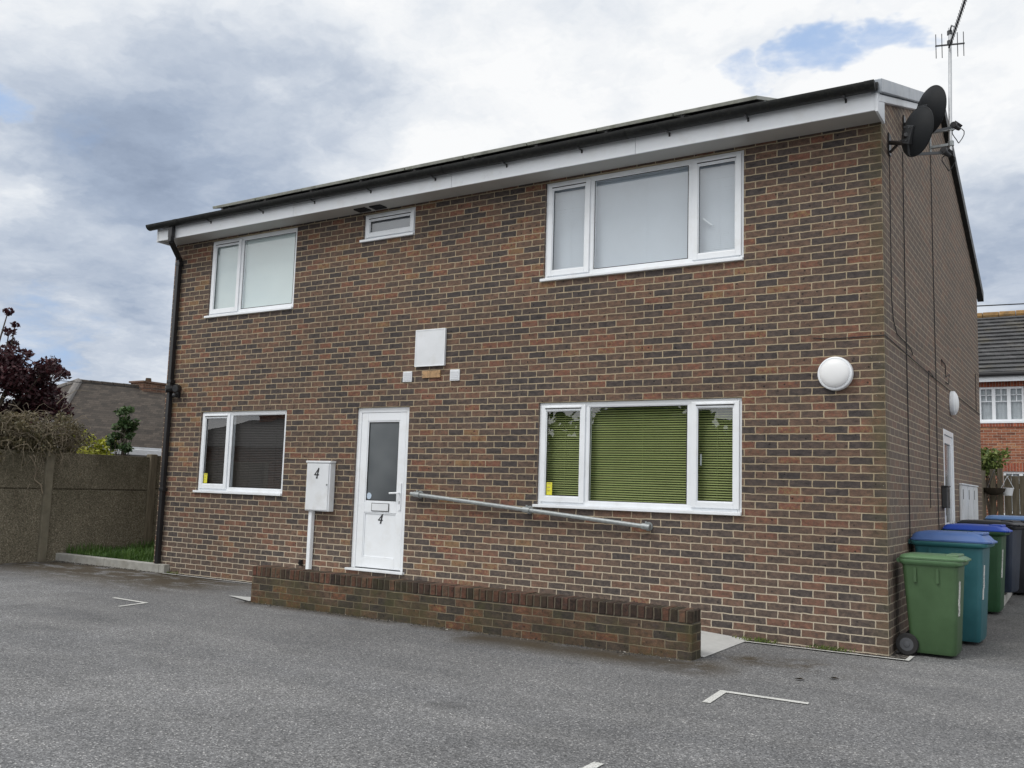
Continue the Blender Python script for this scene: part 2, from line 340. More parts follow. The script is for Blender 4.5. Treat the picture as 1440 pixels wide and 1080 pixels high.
def aggregate():
    mm, T, b, o = mat('exposed_aggregate')
    P = T.geo(); x, y, z = T.sep(P)
    vor = T.new('ShaderNodeTexVoronoi'); T.put(vor.inputs['Vector'], P); vor.inputs['Scale'].default_value = 75
    c = T.ramp(T.sep(vor.outputs['Color'])[0], [(0, (0.10, 0.088, 0.064)), (0.5, (0.185, 0.163, 0.12)), (0.85, (0.27, 0.24, 0.18)), (1, (0.38, 0.34, 0.26))])
    n = T.noise(T.vmath('MULTIPLY', P, (1, 1, 0.6)), 1.6, 6, 0.7)
    c = T.mix(T.math('MULTIPLY', T.mrange(n, 0.36, 0.62), T.mrange(z, 0.3, 1.9, 0.15, 0.7)), c, (0.06, 0.056, 0.036))
    T.put(b.inputs['Base Color'], c); b.inputs['Roughness'].default_value = 0.95; b.inputs['Specular IOR Level'].default_value = 0.2
    T.put(b.inputs['Normal'], T.bump(vor.outputs['Distance'], 0.7, 0.01)); return mm
M['aggregate'] = aggregate()
M['fence_post'] = simple('fence_post_concrete', (0.19, 0.17, 0.125), 0.92, var=0.15, vscale=8, bump=0.3, bscale=70, dirt=((0.075, 0.07, 0.04), 0.6, 3))
def timber():
    mm, T, b, o = mat('weathered_timber')
    P = T.geo(); n = T.noise(T.vmath('MULTIPLY', P, (18, 18, 1.2)), 2.0, 6, 0.65)
    c = T.ramp(n, [(0.25, (0.075, 0.062, 0.043)), (0.55, (0.155, 0.13, 0.09)), (0.8, (0.23, 0.20, 0.145))])
    T.put(b.inputs['Base Color'], c); b.inputs['Roughness'].default_value = 0.9
    T.put(b.inputs['Normal'], T.bump(n, 0.4, 0.006)); return mm
M['timber'] = timber()
def tiles(name, c0, c1, gauge, axis_xy='y', lichen=None):
    mm, T, b, o = mat(name)
    P = T.geo(); x, y, z = T.sep(P)
    n = T.noise(P, 2.5, 6, 0.7); f = T.noise(P, 22, 4, 0.6)
    row = T.math('FRACT', T.math('DIVIDE', z, gauge))
    bt = T.new('ShaderNodeTexBrick'); bt.offset = 0.5; T.put(bt.inputs['Vector'], T.comb(T.math('ADD', T.math('ADD', x, y), 200.0), T.math('ADD', z, 3*gauge), 0.0))
    T.put(bt.inputs['Color1'], (0.62, 0.62, 0.62)); T.put(bt.inputs['Color2'], (1.3, 1.28, 1.25)); T.put(bt.inputs['Mortar'], (0.35, 0.35, 0.35))
    for k, q in (('Scale', 1.0), ('Mortar Size', gauge*0.07), ('Mortar Smooth', 0.6), ('Brick Width', 0.22), ('Row Height', gauge)): bt.inputs[k].default_value = q
    shade = T.mix(1.0, T.mix(n, c0, c1), bt.outputs['Color'], 'MULTIPLY')
    shade = T.mix(1.0, shade, T.ramp(f, [(0.3, (0.75,)*3), (0.7, (1.2,)*3)]), 'MULTIPLY')
    if lichen: shade = T.mix(T.mrange(T.noise(P, 1.1, 5, 0.7), 0.52, 0.68, 0, 0.7), shade, lichen)
    T.put(b.inputs['Base Color'], shade); b.inputs['Roughness'].default_value = 0.9
    T.put(b.inputs['Normal'], T.bump(T.math('ADD', row, T.math('MULTIPLY', f, 0.3)), 0.7, 0.02)); return mm
M['tile_left'] = tiles('brown_tile', (0.040, 0.033, 0.027), (0.085, 0.069, 0.056), 0.075)
M['tile_right'] = tiles('slate_grey_tile', (0.055, 0.058, 0.064), (0.115, 0.115, 0.118), 0.17, lichen=(0.11, 0.10, 0.075))
M['ridge_left'] = simple('grey_ridge_tile', (0.17, 0.16, 0.15), 0.9, var=0.2, vscale=6)
M['ridge_right'] = simple('ochre_ridge_tile', (0.28, 0.165, 0.06), 0.9, var=0.3, vscale=5, dirt=((0.14, 0.13, 0.10), 0.6, 3))
def leafm(name, c0, c1, c2, rough=0.55):
    mm, T, b, o = mat(name)
    r = T.geo('Random Per Island'); n = T.noise(T.geo(), 1.8, 3, 0.5)
    c = T.ramp(T.math('ADD', T.math('MULTIPLY', r, 0.75), T.math('MULTIPLY', T.math('SUBTRACT', n, 0.5), 0.9), clamp=True), [(0.0, c0), (0.5, c1), (1.0, c2)])
    T.put(b.inputs['Base Color'], c); b.inputs['Roughness'].default_value = rough
    tl = T.new('ShaderNodeBsdfTranslucent'); T.put(tl.inputs[0], c)
    mx = T.new('ShaderNodeMixShader'); mx.inputs[0].default_value = 0.25
    T.l.new(b.outputs[0], mx.inputs[1]); T.l.new(tl.outputs[0], mx.inputs[2]); T.l.new(mx.outputs[0], o.inputs[0]); return mm
M['purple'] = leafm('purple_leaf', (0.026, 0.008, 0.012), (0.058, 0.016, 0.022), (0.11, 0.038, 0.038))
M['olive'] = leafm('olive_brown_leaf', (0.06, 0.058, 0.025), (0.15, 0.125, 0.068), (0.32, 0.26, 0.16))
M['yellow_leaf'] = leafm('yellow_green_leaf', (0.20, 0.24, 0.02), (0.46, 0.47, 0.05), (0.66, 0.62, 0.14))
M['green_leaf'] = leafm('green_leaf', (0.025, 0.06, 0.017), (0.06, 0.115, 0.035), (0.24, 0.28, 0.16))
M['fresh_leaf'] = leafm('fresh_leaf', (0.06, 0.10, 0.022), (0.15, 0.20, 0.045), (0.30, 0.32, 0.10))
M['grass'] = leafm('grass_blade', (0.035, 0.085, 0.012), (0.07, 0.15, 0.022), (0.15, 0.22, 0.05))

# ------------------------------------------------------------------ mesh builder
def root_of(o):
    v = Vector((0, 0, 0))
    while o is not None: v += o.location; o = o.parent
    return v
class MB:
    def __init__(s): s.v = []; s.f = []
    def quad(s, *pts):
        i = len(s.v); s.v += [tuple(q) for q in pts]; s.f.append(tuple(range(i, i+len(pts))))
    def box(s, x0, x1, y0, y1, z0, z1):
        i = len(s.v)
        s.v += [(x0, y0, z0), (x1, y0, z0), (x1, y1, z0), (x0, y1, z0), (x0, y0, z1), (x1, y0, z1), (x1, y1, z1), (x0, y1, z1)]
        s.f += [tuple(i+k for k in q) for q in ((0, 3, 2, 1), (4, 5, 6, 7), (0, 1, 5, 4), (1, 2, 6, 5), (2, 3, 7, 6), (3, 0, 4, 7))]
        return s
    def obox(s, c, ux, uy, uz, hx, hy, hz):
        i = len(s.v); c = Vector(c)
        for sz in (-1, 1):
            for a, b_ in ((-1, -1), (1, -1), (1, 1), (-1, 1)):
                s.v.append(tuple(c+ux*hx*a+uy*hy*b_+uz*hz*sz))
        s.f += [tuple(i+k for k in q) for q in ((0, 3, 2, 1), (4, 5, 6, 7), (0, 1, 5, 4), (1, 2, 6, 5), (2, 3, 7, 6), (3, 0, 4, 7))]
        return s
    def bar(s, a, b_, wd, hg):
        a, b_ = Vector(a), Vector(b_); dr = (b_-a); L = dr.length; dr.normalize()
        up = Vector((0, 0, 1)) if abs(dr.z) < 0.95 else Vector((0, 1, 0))
        sx = dr.cross(up).normalized(); uz = sx.cross(dr).normalized()
        return s.obox((a+b_)/2, sx, dr, uz, wd/2, L/2, hg/2)
    def tube(s, path, r, n=10, caps=True, r1=None):
        path = [Vector(q) for q in path]; rings = []; ref = None
        for k, q in enumerate(path):
            t = (path[min(k+1, len(path)-1)]-path[max(k-1, 0)]).normalized()
            if ref is None: ref = Vector((0, 0, 1)) if abs(t.z) < 0.9 else Vector((1, 0, 0))
            a = (ref - t*ref.dot(t))
            if a.length < 1e-5: a = t.orthogonal()
            a.normalize(); bb = t.cross(a); ref = a
            rr = r if r1 is None else r+(r1-r)*k/max(1, len(path)-1)
            i = len(s.v); rings.append(i)
            for j in range(n):
                th = 2*math.pi*j/n; s.v.append(tuple(q+a*rr*math.cos(th)+bb*rr*math.sin(th)))
        for r0, r2 in zip(rings, rings[1:]):
            for j in range(n): s.f.append((r0+j, r0+(j+1) % n, r2+(j+1) % n, r2+j))
        if caps:
            s.f.append(tuple(rings[0]+j for j in reversed(range(n)))); s.f.append(tuple(rings[-1]+j for j in range(n)))
        return s
    def lathe(s, c, axis, prof, n=32):
        c = Vector(c); ax_ = Vector(axis).normalized(); a = ax_.orthogonal().normalized(); bb = ax_.cross(a); rings = []
        for (r, h) in prof:
            i = len(s.v); rings.append(i)
            for j in range(n):
                th = 2*math.pi*j/n; s.v.append(tuple(c+ax_*h+(a*math.cos(th)+bb*math.sin(th))*r))
        for r0, r2 in zip(rings, rings[1:]):
            for j in range(n): s.f.append((r0+j, r0+(j+1) % n, r2+(j+1) % n, r2+j))
        s.f.append(tuple(rings[0]+j for j in reversed(range(n)))); s.f.append(tuple(rings[-1]+j for j in range(n)))
        return s
    def build(s, name, material, parent=None, smooth=False, bevel=0.0, world=True, loc=None):
        off = root_of(parent) if (parent is not None and world) else Vector((0, 0, 0))
        base = Vector(loc) if loc is not None else Vector((0, 0, 0))
        me = bpy.data.meshes.new(name)
        me.from_pydata([tuple(Vector(q)-off-base) for q in s.v], [], s.f); me.update()
        if material: me.materials.append(material)
        o = bpy.data.objects.new(name, me); C.objects.link(o)
        o.location = base
        if parent is not None: o.parent = parent
        if smooth:
            for pl in me.polygons: pl.use_smooth = True
            sm = o.modifiers.new("edge_split", 'EDGE_SPLIT'); sm.split_angle = R(38)
        if bevel:
            bv = o.modifiers.new("bevel", 'BEVEL'); bv.width = bevel; bv.segments = 2; bv.limit_method = 'ANGLE'; bv.angle_limit = R(40)
        return o
def tag(o, label=None, cat=None, group=None, kind=None):
    if label: o['label'] = label
    if cat: o['category'] = cat
    if group: o['group'] = group
    if kind: o['kind'] = kind
    return o
def empty(name, loc, label=None, cat=None, group=None):
    o = bpy.data.objects.new(name, None); C.objects.link(o); o.location = loc; o.empty_display_size = 0.2
    return tag(o, label, cat, group)
def copy_tree(o, parent=None):
    c = o.copy(); C.objects.link(c)
    if parent is not None: c.parent = parent
    for ch in list(o.children): copy_tree(ch, c)
    return c
def struct(o): o['kind'] = 'structure'; return o
def gz(x, y):
    t = min(max(y-0.1, 0), 12.0); return 0.06 + 0.028*t

# ------------------------------------------------------------------ ground and surfaces
def axis(lo, hi, step, far):
    a = [lo+i*step for i in range(int((hi-lo)/step)+1)]
    q = 2.0; pre = []; post = []
    while q < far: pre.insert(0, lo-q); post.append(hi+q); q *= 1.9
    return pre+a+post
xs, ys = axis(-16, 8, 1.0, 900), axis(-10, 16, 0.5, 900)
g = MB(); g.v = [(x, y, gz(x, y)) for y in ys for x in xs]
nx_ = len(xs)
g.f = [(j*nx_+i, j*nx_+i+1, (j+1)*nx_+i+1, (j+1)*nx_+i) for j in range(len(ys)-1) for i in range(nx_-1)]
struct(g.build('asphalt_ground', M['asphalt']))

def sheet(name, pts, z, material):
    b = MB(); b.quad(*[(x, y, z) for x, y in pts]); return struct(b.build(name, material))
def stroke(name, path, wd, z):
    b = MB()
    pts = [Vector((x, y, 0)) for x, y in path]; L = []; Rr = []
    for i, q in enumerate(pts):
        d0 = (pts[i]-pts[i-1]).normalized() if i else None; d1 = (pts[i+1]-pts[i]).normalized() if i < len(pts)-1 else None
        n0 = Vector((-d0.y, d0.x, 0)) if d0 else None; n1_ = Vector((-d1.y, d1.x, 0)) if d1 else None
        n_ = n0 or n1_
        if n0 and n1_:
            n_ = (n0+n1_).normalized(); n_ = n_/max(0.3, n_.dot(n0))
        L.append(q+n_*wd/2); Rr.append(q-n_*wd/2)
    for i in range(len(pts)-1):
        b.quad(*[(q.x, q.y, z) for q in (Rr[i], Rr[i+1], L[i+1], L[i])])
    return struct(b.build(name, M['paint']))
ZP = 0.066
stroke('bay_marking', [(-0.66, -2.90), (-0.69, -2.47), (-0.085, -2.455)], 0.058, ZP)
stroke('bay_marking', [(-0.60, -5.3), (-0.605, -4.62)], 0.06, ZP)
stroke('bay_marking', [(-8.13, -2.31), (-7.50, -2.335), (-7.44, -2.72)], 0.05, ZP)
sheet('gravel_margin', [(-10.3, -0.13), (0.16, -0.13), (0.16, -0.004), (-10.3, -0.004)], 0.065, M['gravel'])
sheet('gravel_margin', [(0.004, -0.004), (0.16, -0.004), (0.16, 0.75), (0.004, 0.75)], 0.066, M['gravel'])
stroke('white_edging', [(-10.1, -0.145), (-7.6, -0.145)], 0.035, ZP+0.006)
stroke('white_edging', [(-1.3, -0.135), (0.175, -0.135), (0.175, 0.13)], 0.038, ZP+0.006)

# ramp and landing behind the low wall
b = MB()
prof = [(-1.30, -1.30, 0.066), (-1.32, -1.32, 0.075), (-5.0, -5.0, 0.312), (-6.86, -8.05, 0.318), (-6.87, -8.06, 0.05)]
for (xa, xa2, za), (xb, xb2, zb) in zip(prof, prof[1:]):
    b.quad((xa, -1.235, za), (xa2, -0.006, za), (xb2, -0.006, zb), (xb, -1.235, zb))
b.quad(*[(x, -1.235, z) for x, _, z in prof]); struct(b.build('concrete_ramp', M['slab_pale']))
b = MB(); b.quad((-7.36, -1.27, 0.074), (-6.79, -1.46, 0.074), (-6.79, -1.12, 0.074)); struct(b.build('concrete_apron', M['slab_pale']))

# kerb with the grass bed beyond the left corner
b = MB(); b.box(-12.95, -11.62, -0.10, 0.03, -0.02, 0.185).box(-11.612, -10.27, -0.10, 0.03, -0.02, 0.185).box(-10.262, -10.14, -0.102, 0.0, -0.02, 0.187)
struct(b.build('concrete_kerb', M['kerb'], bevel=0.008))
b = MB(); b.quad((-12.9, 0.03, 0.16), (-10.49, 0.03, 0.16), (-10.49, 5.5, 0.26), (-12.9, 5.5, 0.26)); struct(b.build('soil_bed', M['soil']))
b = MB(); rg = random.Random(3)
for i in range(9500):
    x, y = rg.uniform(-12.86, -10.55), 0.03+rg.random()**1.6*2.6
    if rg.random() > 0.35+0.65*(math.sin(x*3.1+y*2)*0.5+0.5): continue
    h = rg.uniform(0.07, 0.17)*(0.75+0.4*math.sin(x*4.3)+0.25*math.sin(y*5)); a = rg.uniform(0, 6.28); ln = rg.uniform(0.02, 0.09); wd = 0.006
    z0 = 0.155+0.017*y
    ca, sa = math.cos(a), math.sin(a)
    b.quad((x-sa*wd, y+ca*wd, z0), (x+sa*wd, y-ca*wd, z0), (x+ca*ln*0.5, y+sa*ln*0.5, z0+h*0.75), )
    i0 = len(b.v); b.v += [(x+ca*ln*0.3-sa*wd, y+sa*ln*0.3+ca*wd, z0+h*0.5), (x+ca*ln*0.3+sa*wd, y+sa*ln*0.3-ca*wd, z0+h*0.5), (x+ca*ln, y+sa*ln, z0+h)]; b.f.append((i0, i0+1, i0+2))
tag(b.build('grass', M['grass']), 'rough green grass growing in the bed behind the kerb', 'grass', kind='stuff')
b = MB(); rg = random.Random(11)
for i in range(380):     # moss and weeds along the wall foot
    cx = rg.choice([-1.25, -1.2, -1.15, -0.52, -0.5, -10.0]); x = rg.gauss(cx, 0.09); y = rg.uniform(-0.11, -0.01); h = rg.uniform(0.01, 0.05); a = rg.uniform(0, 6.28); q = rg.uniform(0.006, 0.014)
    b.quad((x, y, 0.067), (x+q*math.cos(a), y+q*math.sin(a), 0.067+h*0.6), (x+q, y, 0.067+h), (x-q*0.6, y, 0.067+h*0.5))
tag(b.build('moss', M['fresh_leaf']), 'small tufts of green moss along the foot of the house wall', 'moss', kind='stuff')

# ------------------------------------------------------------------ the house
HX0, HD, RY, RZ = -10.53, 8.40, 4.10, 6.90
house = empty('brick_house', (-5.2, 0, 0.06), 'brown brick two storey house with a low pitched roof and white framed windows', 'house')
OPEN = [(-9.69, -7.866, 3.9, 5.1), (-6.62, -5.73, 4.71, 5.1), (-3.77, -1.362, 3.9, 5.1),
        (-9.67, -7.87, 1.275, 2.475), (-3.785, -1.376, 1.275, 2.475), (-6.58, -5.69, 0.37, 2.475)]
b = MB()
gx = sorted({HX0, 0.0, *[q for o_ in OPEN for q in o_[:2]]}); gzs = sorted({0.0, 5.40, *[q for o_ in OPEN for q in o_[2:]]})
for yy, flip in ((0.0, False), (0.25, True)):
    for xa, xb in zip(gx, gx[1:]):
        for za, zb in zip(gzs, gzs[1:]):
            cx, cz = (xa+xb)/2, (za+zb)/2
            if any(o_[0] < cx < o_[1] and o_[2] < cz < o_[3] for o_ in OPEN): continue
            q = [(xa, yy, za), (xb, yy, za), (xb, yy, zb), (xa, yy, zb)]
            b.quad(*(reversed(q) if flip else q))
for xa, xb, za, zb in OPEN:
    b.quad((xa, 0, za), (xa, 0.25, za), (xa, 0.25, zb), (xa, 0, zb)); b.quad((xb, 0, za), (xb, 0, zb), (xb, 0.25, zb), (xb, 0.25, za))
    b.quad((xa, 0, zb), (xa, 0.25, zb), (xb, 0.25, zb), (xb, 0, zb)); b.quad((xa, 0, za), (xb, 0, za), (xb, 0.25, za), (xa, 0.25, za))
def roofz(y): return 5.50+0.341*y if y <= RY else 6.90-0.37*(y-RY)
# right gable wall with the side door opening
SDo = (3.84, 4.82, 0.18, 2.42)
def gable(x, flip, hole=None):
    ysl = sorted({0.0, RY, HD, *(hole[:2] if hole else ())})
    for ya, yb in zip(ysl, ysl[1:]):
        zt = (roofz(ya)-0.06, roofz(yb)-0.06); zlow = 0.0
        if hole and ya >= hole[0]-1e-6 and yb <= hole[1]+1e-6:
            q = [(x, ya, 0), (x, yb, 0), (x, yb, hole[2]), (x, ya, hole[2])]; b.quad(*(reversed(q) if flip else q)); zlow = hole[3]
        q = [(x, ya, zlow), (x, yb, zlow), (x, yb, zt[1]), (x, ya, zt[0])]; b.quad(*(reversed(q) if flip else q))
gable(0.0, False, SDo); gable(HX0, True)
ya, yb, za, zb = SDo
b.quad((0, ya, za), (-0.2, ya, za), (-0.2, ya, zb), (0, ya, zb)); b.quad((0, yb, za), (0, yb, zb), (-0.2, yb, zb), (-0.2, yb, za))
b.quad((0, ya, zb), (-0.2, ya, zb), (-0.2, yb, zb), (0, yb, zb)); b.quad((0, ya, za), (0, yb, za), (-0.2, yb, za), (-0.2, ya, za))
b.quad((HX0, HD, 0), (HX0, HD, 5.2), (0, HD, 5.2), (0, HD, 0))
b.build('wall', M['brick'], house)
b = MB()   # intermediate floor and dark room backs
b.box(HX0+0.1, -0.1, 0.26, HD-0.1, 2.6, 2.75); b.box(HX0+0.1, -0.1, 3.0, 3.1, 0.1, 5.4); b.build('inner_floor', M['dark_room'], house)

# roof
b = MB()
e0, e1 = -0.42, 8.80; t = 0.07; x0, x1 = HX0-0.06, 0.045
pr = [(e0, roofz(e0)), (RY, RZ), (e1, roofz(e1))]
for (ya, za), (yb, zb) in zip(pr, pr[1:]):
    b.quad((x0, ya, za), (x1, ya, za), (x1, yb, zb), (x0, yb, zb)); b.quad((x0, ya, za-t), (x0, yb, zb-t), (x1, yb, zb-t), (x1, ya, za-t))
    for xx in (x0, x1): b.quad((xx, ya, za), (xx, yb, zb), (xx, yb, zb-t), (xx, ya, za-t))
b.quad((x0, e0, pr[0][1]-t), (x1, e0, pr[0][1]-t), (x1, e0, pr[0][1]), (x0, e0, pr[0][1]))
b.quad((x0, e1, pr[2][1]-t), (x0, e1, pr[2][1]), (x1, e1, pr[2][1]), (x1, e1, pr[2][1]-t))
roof = b.build('roof', M['roof_dark'], house)
def verge(x, ya, yb, zoff, h, wd, name, material, par):
    b = MB(); za, zb = roofz(ya)+zoff, roofz(yb)+zoff
    i = len(b.v)
    for yy, z in ((ya, za), (yb, zb)):
        b.v += [(x-wd, yy, z), (x+wd, yy, z), (x+wd, yy, z-h), (x-wd, yy, z-h)]
    b.f += [(0, 1, 5, 4), (1, 2, 6, 5), (2, 3, 7, 6), (3, 0, 4, 7), (0, 3, 2, 1), (4, 5, 6, 7)]
    return b.build(name, material, par, bevel=0.006)
k = 0
yq = -0.36
while yq < RY-0.1:
    y2 = min(yq+1.55, RY); verge(0.028, yq, y2-0.008, 0.035, 0.135, 0.048, 'verge_trim', M['verge'], roof); yq = y2
verge(0.02, RY+0.005, 8.83, 0.035, 0.17, 0.05, 'verge_trim', M['gutter'], roof)
verge(0.012, -0.30, RY, -0.11, 0.075, 0.030, 'barge_board', M['upvc_old'], roof)
# fascia, soffit, gutter
FY = -0.35
fb = MB()
for xa, xb in ((-10.52, -7.6), (-7.596, -4.91), (-4.905, -2.45), (-2.446, 0.012)): fb.box(xa, xb, FY, FY+0.02, 5.115, 5.30)
fascia = fb.build('fascia_board', M['upvc'], house, bevel=0.002)
for xq in (0.013, -10.545):
    fe = MB(); fe.box(xq, xq+0.024, FY-0.006, -0.012, 5.10, 5.315); fe.build('fascia_end', M['upvc'], fascia, bevel=0.002)
sb = MB()
for xa, xb in ((-10.52, -8.9), (-8.896, -4.99), (-4.986, -4.6), (-4.596, 0.012)): sb.box(xa, xb, FY+0.0215, -0.004, 5.128, 5.138)
soffit = sb.build('soffit_board', M['soffit'], house)
for xa in (-6.63, -6.36):
    v_ = MB(); v_.box(xa, xa+0.19, -0.2, -0.06, 5.112, 5.1275)
    for q in range(4): v_.box(xa+0.01, xa+0.18, -0.19+q*0.033, -0.18+q*0.033, 5.106, 5.112)
    v_.build('soffit_vent', M['black'], soffit)
gb = MB(); GY, GZ, GR = -0.432, 5.348, 0.074
nseg = 14
def gut(xa, xb, r):
    i = len(gb.v); n_ = nseg
    for xx in (xa, xb):
        for rr in (r, r-0.004):
            for j in range(n_+1):
                th = math.pi+math.pi*j/n_; gb.v.append((xx, GY+rr*math.cos(th), GZ+rr*math.sin(th)))
    m_ = n_+1
    for j in range(n_):
        gb.f.append((i+j, i+2*m_+j, i+2*m_+j+1, i+j+1)); gb.f.append((i+m_+j, i+m_+j+1, i+3*m_+j+1, i+3*m_+j))
        gb.f.append((i+j, i+j+1, i+m_+j+1, i+m_+j)); gb.f.append((i+2*m_+j, i+3*m_+j, i+3*m_+j+1, i+2*m_+j+1))
    for a_ in (0, n_): gb.f.append((i+a_, i+m_+a_, i+3*m_+a_, i+2*m_+a_))
gut(-10.63, 0.03, GR)
for xq in (-9.95, -6.95, -5.0, -2.55, -0.01): gut(xq-0.045, xq+0.045, GR+0.005)
for xx in (-10.632, 0.031):
    hd = [(GY+(GR+0.002)*math.cos(math.pi+math.pi*j/14), GZ+(GR+0.002)*math.sin(math.pi+math.pi*j/14)) for j in range(15)]
    gb.quad(*[(xx-0.003, a_, e_) for a_, e_ in hd]); gb.quad(*[(xx+0.003, a_, e_) for a_, e_ in reversed(hd)])
gutter = gb.build('gutter', M['gutter'], house, smooth=True)
for xq in [-9.3, -8.2, -7.2, -6.2, -5.15, -4.1, -3.1, -2.05, -1.2, -0.25]:
    q = MB(); q.box(xq-0.010, xq+0.010, GY-0.03, FY-0.002, GZ-0.086, GZ-0.0755); q.box(xq-0.010, xq+0.010, FY-0.012, FY-0.002, 5.235, GZ-0.0865)
    q.build('bracket', M['black'], gutter, bevel=0.003)
# downpipe at the left corner
dpb = MB(); DX = -10.31
def sqpath(path, wd):
    for a_, b_ in zip(path, path[1:]): dpb.bar(a_, b_, wd, wd)
UX = DX+0.17
dpb.box(UX-0.045, UX+0.045, -0.43, -0.371, 5.12, 5.29)
sqpath([(UX, -0.40, 5.16), (UX, -0.40, 5.045)], 0.066); sqpath([(UX, -0.40, 5.06), (DX-0.055, -0.052, 4.88)], 0.064); sqpath([(DX-0.055, -0.052, 4.90), (DX-0.06, -0.052, 0.188)], 0.066)
for z in (4.80, 2.95, 1.3): dpb.box(DX-0.105, DX-0.005, -0.09, -0.002, z-0.025, z+0.025)
dpb.build('downpipe', M['black'], house, bevel=0.006)

# ------------------------------------------------------------------ windows
def rect_frame(b, xa, xb, za, zb, t, y0, y1, bot=None, top=None):
    bt = bot or t; tp = top or t
    b.box(xa, xa+t, y0, y1, za, zb); b.box(xb-t, xb, y0, y1, za, zb)
    b.box(xa+t, xb-t, y0, y1, za, za+bt); b.box(xa+t, xb-t, y0, y1, zb-tp, zb)
def window(op, mull, kinds, blind, name_label=None, sticker=None, handle=None, vent=True, sill=(0.03, 0.0), setin=0.03):
    xa, xb, za, zb = op; y0 = setin; z0 = za+0.034
    b = MB(); tf = 0.052
    e = 0.003
    rect_frame(b, xa+e, xb-e, z0, zb-e, tf, y0, y0+0.07)
    edges = [xa]+[v for v in mull]+[xb]
    for mx_ in mull: b.box(mx_-0.032, mx_+0.032, y0+0.0005, y0+0.0695, z0+tf, zb-e-tf)
    wf = b.build('window', M['upvc'], house, bevel=0.004)
    if name_label: wf['label'] = name_label
    s_ = MB(); s_.box(xa-sill[0], xb+sill[1], -0.035, y0+0.07, za, za+0.0335); s_.build('sill', M['upvc'], wf, bevel=0.005)
    lo, hi = z0+tf, zb-e-tf
    for i, kd in enumerate(kinds):
        la = edges[i]+(tf+e if i == 0 else 0.032); lb = edges[i+1]-(tf+e if i == len(kinds)-1 else 0.032)
        if kd == 's':
            sh = MB(); rect_frame(sh, la-0.022, lb+0.022, lo-0.022, hi+0.022, 0.062, y0-0.018, y0-0.001)
            rect_frame(sh, la+0.038, lb-0.038, lo+0.038, hi-0.038, 0.012, y0-0.009, y0+0.004)
            so = sh.build('sash', M['upvc'], wf, bevel=0.004)
            if vent:
                v_ = MB(); v_.box(la+0.03, lb-0.03, y0-0.03, y0-0.0185, hi-0.012, hi+0.006); v_.build('trickle_vent', M['upvc'], wf, bevel=0.003)
                v_ = MB(); v_.box(la+0.032, lb-0.032, y0-0.024, y0-0.0187, hi-0.022, hi-0.0125); v_.build('vent_slot', M['black'], wf)
            ga, gb_, gl, gh = la+0.045, lb-0.045, lo+0.045, hi-0.045
        else:
            sh = MB(); rect_frame(sh, la, lb, lo, hi, 0.014, y0+0.006, y0+0.03); sh.build('glazing_bead', M['upvc'], wf)
            ga, gb_, gl, gh = la+0.01, lb-0.01, lo+0.01, hi-0.01
        gasket = MB(); rect_frame(gasket, ga-0.001, gb_+0.001, gl-0.001, gh+0.001, 0.008, y0+0.005, y0+0.0085); gasket.build('gasket', M['black'], wf)
        pn = MB(); pn.quad((ga-0.004, y0+0.010, gl-0.004), (gb_+0.004, y0+0.010, gl-0.004), (gb_+0.004, y0+0.010, gh+0.004), (ga-0.004, y0+0.010, gh+0.004)); pn.build('pane', M['glass'], wf)
        if sticker == i:
            st = MB(); st.box(ga+0.012, ga+0.085, y0+0.0075, y0+0.0098, gl+0.012, gl+0.155); st.build('sticker', M['yellow'], wf)
            st = MB()
            for q in range(3): st.box(ga+0.024, ga+0.07-0.008*q, y0+0.0068, y0+0.0074, gl+0.135-q*0.04, gl+0.143-q*0.04)
            st.build('sticker_print', M['oak'], wf)
        if handle and handle[0] == i:
            h = MB(); hz = lo+(hi-lo)*handle[2]; hx = ga+0.03
            if handle[1]: h.bar((hx, y0+0.05, hz), (hx+0.10, y0+0.06, hz-0.085), 0.018, 0.015)
            else: h.box(hx-0.022, hx-0.006, y0+0.045, y0+0.065, hz-0.06, hz+0.06)
            h.build('handle', M['upvc'], wf, bevel=0.003)
    kind, bm_ = blind[:2]
    bl = MB(); ya = y0+(0.05 if kind == 'roller' else 0.10)
    if kind == 'roller':
        bl.box(xa+0.03, xb-0.03, ya, ya+0.004, za+0.05, zb-0.03)
    else:
        pitch, tilt, hgt = blind[2]
        n_ = int((zb-za-0.06)/pitch); rj = random.Random(int(xa*100))
        for i in range(n_):
            z = za+0.055+i*pitch; sg = rj.uniform(-0.0012, 0.0012)
            dzv, dyv = hgt/2*math.sin(tilt), hgt/2*math.cos(tilt)
            for q in range(2):
                xl, xr = (xa+0.04, xb-0.04)
                bl.quad((xl, ya-dyv, z-dzv+sg), (xr, ya-dyv, z-dzv-sg), (xr, ya+dyv, z+dzv-sg), (xl, ya+dyv, z+dzv+sg)); break
        for xc in ([xa+0.3, (xa+xb)/2+0.06, xb-0.3]):
            bl.box(xc-0.001, xc+0.001, ya-0.014, ya-0.0125, za+0.05, zb-0.03)
        bl.box(xa+0.04, xb-0.04, ya-0.015, ya+0.015, zb-0.06, zb-0.03)
    bl.build('blind', bm_, wf)
    return wf
window(OPEN[0], [-9.03], 'sf', ('roller', M['roller']), 'white two light upper window with plain pale roller blind', handle=None)
window(OPEN[1], [], 's', ('roller', M['blind_grey']), 'small white top hung window under the eaves', handle=None)
window(OPEN[2], [-3.17, -1.945], 'sfs', ('slats', M['blind_white'], (0.0205, R(76), 0.0245)), 'wide white upper window with closed white slatted blinds', handle=(2, True, 0.42))
window(OPEN[3], [-9.035], 'sf', ('slats', M['blind_dark'], (0.024, R(62), 0.026)), 'white lower window with dark brown slatted blinds', sticker=0)
window(OPEN[4], [-3.17, -1.935], 'sfs', ('slats', M['blind_green'], (0.0255, R(44), 0.0215)), 'wide white lower window with lime green slatted blinds', sticker=0, handle=(2, False, 0.45))

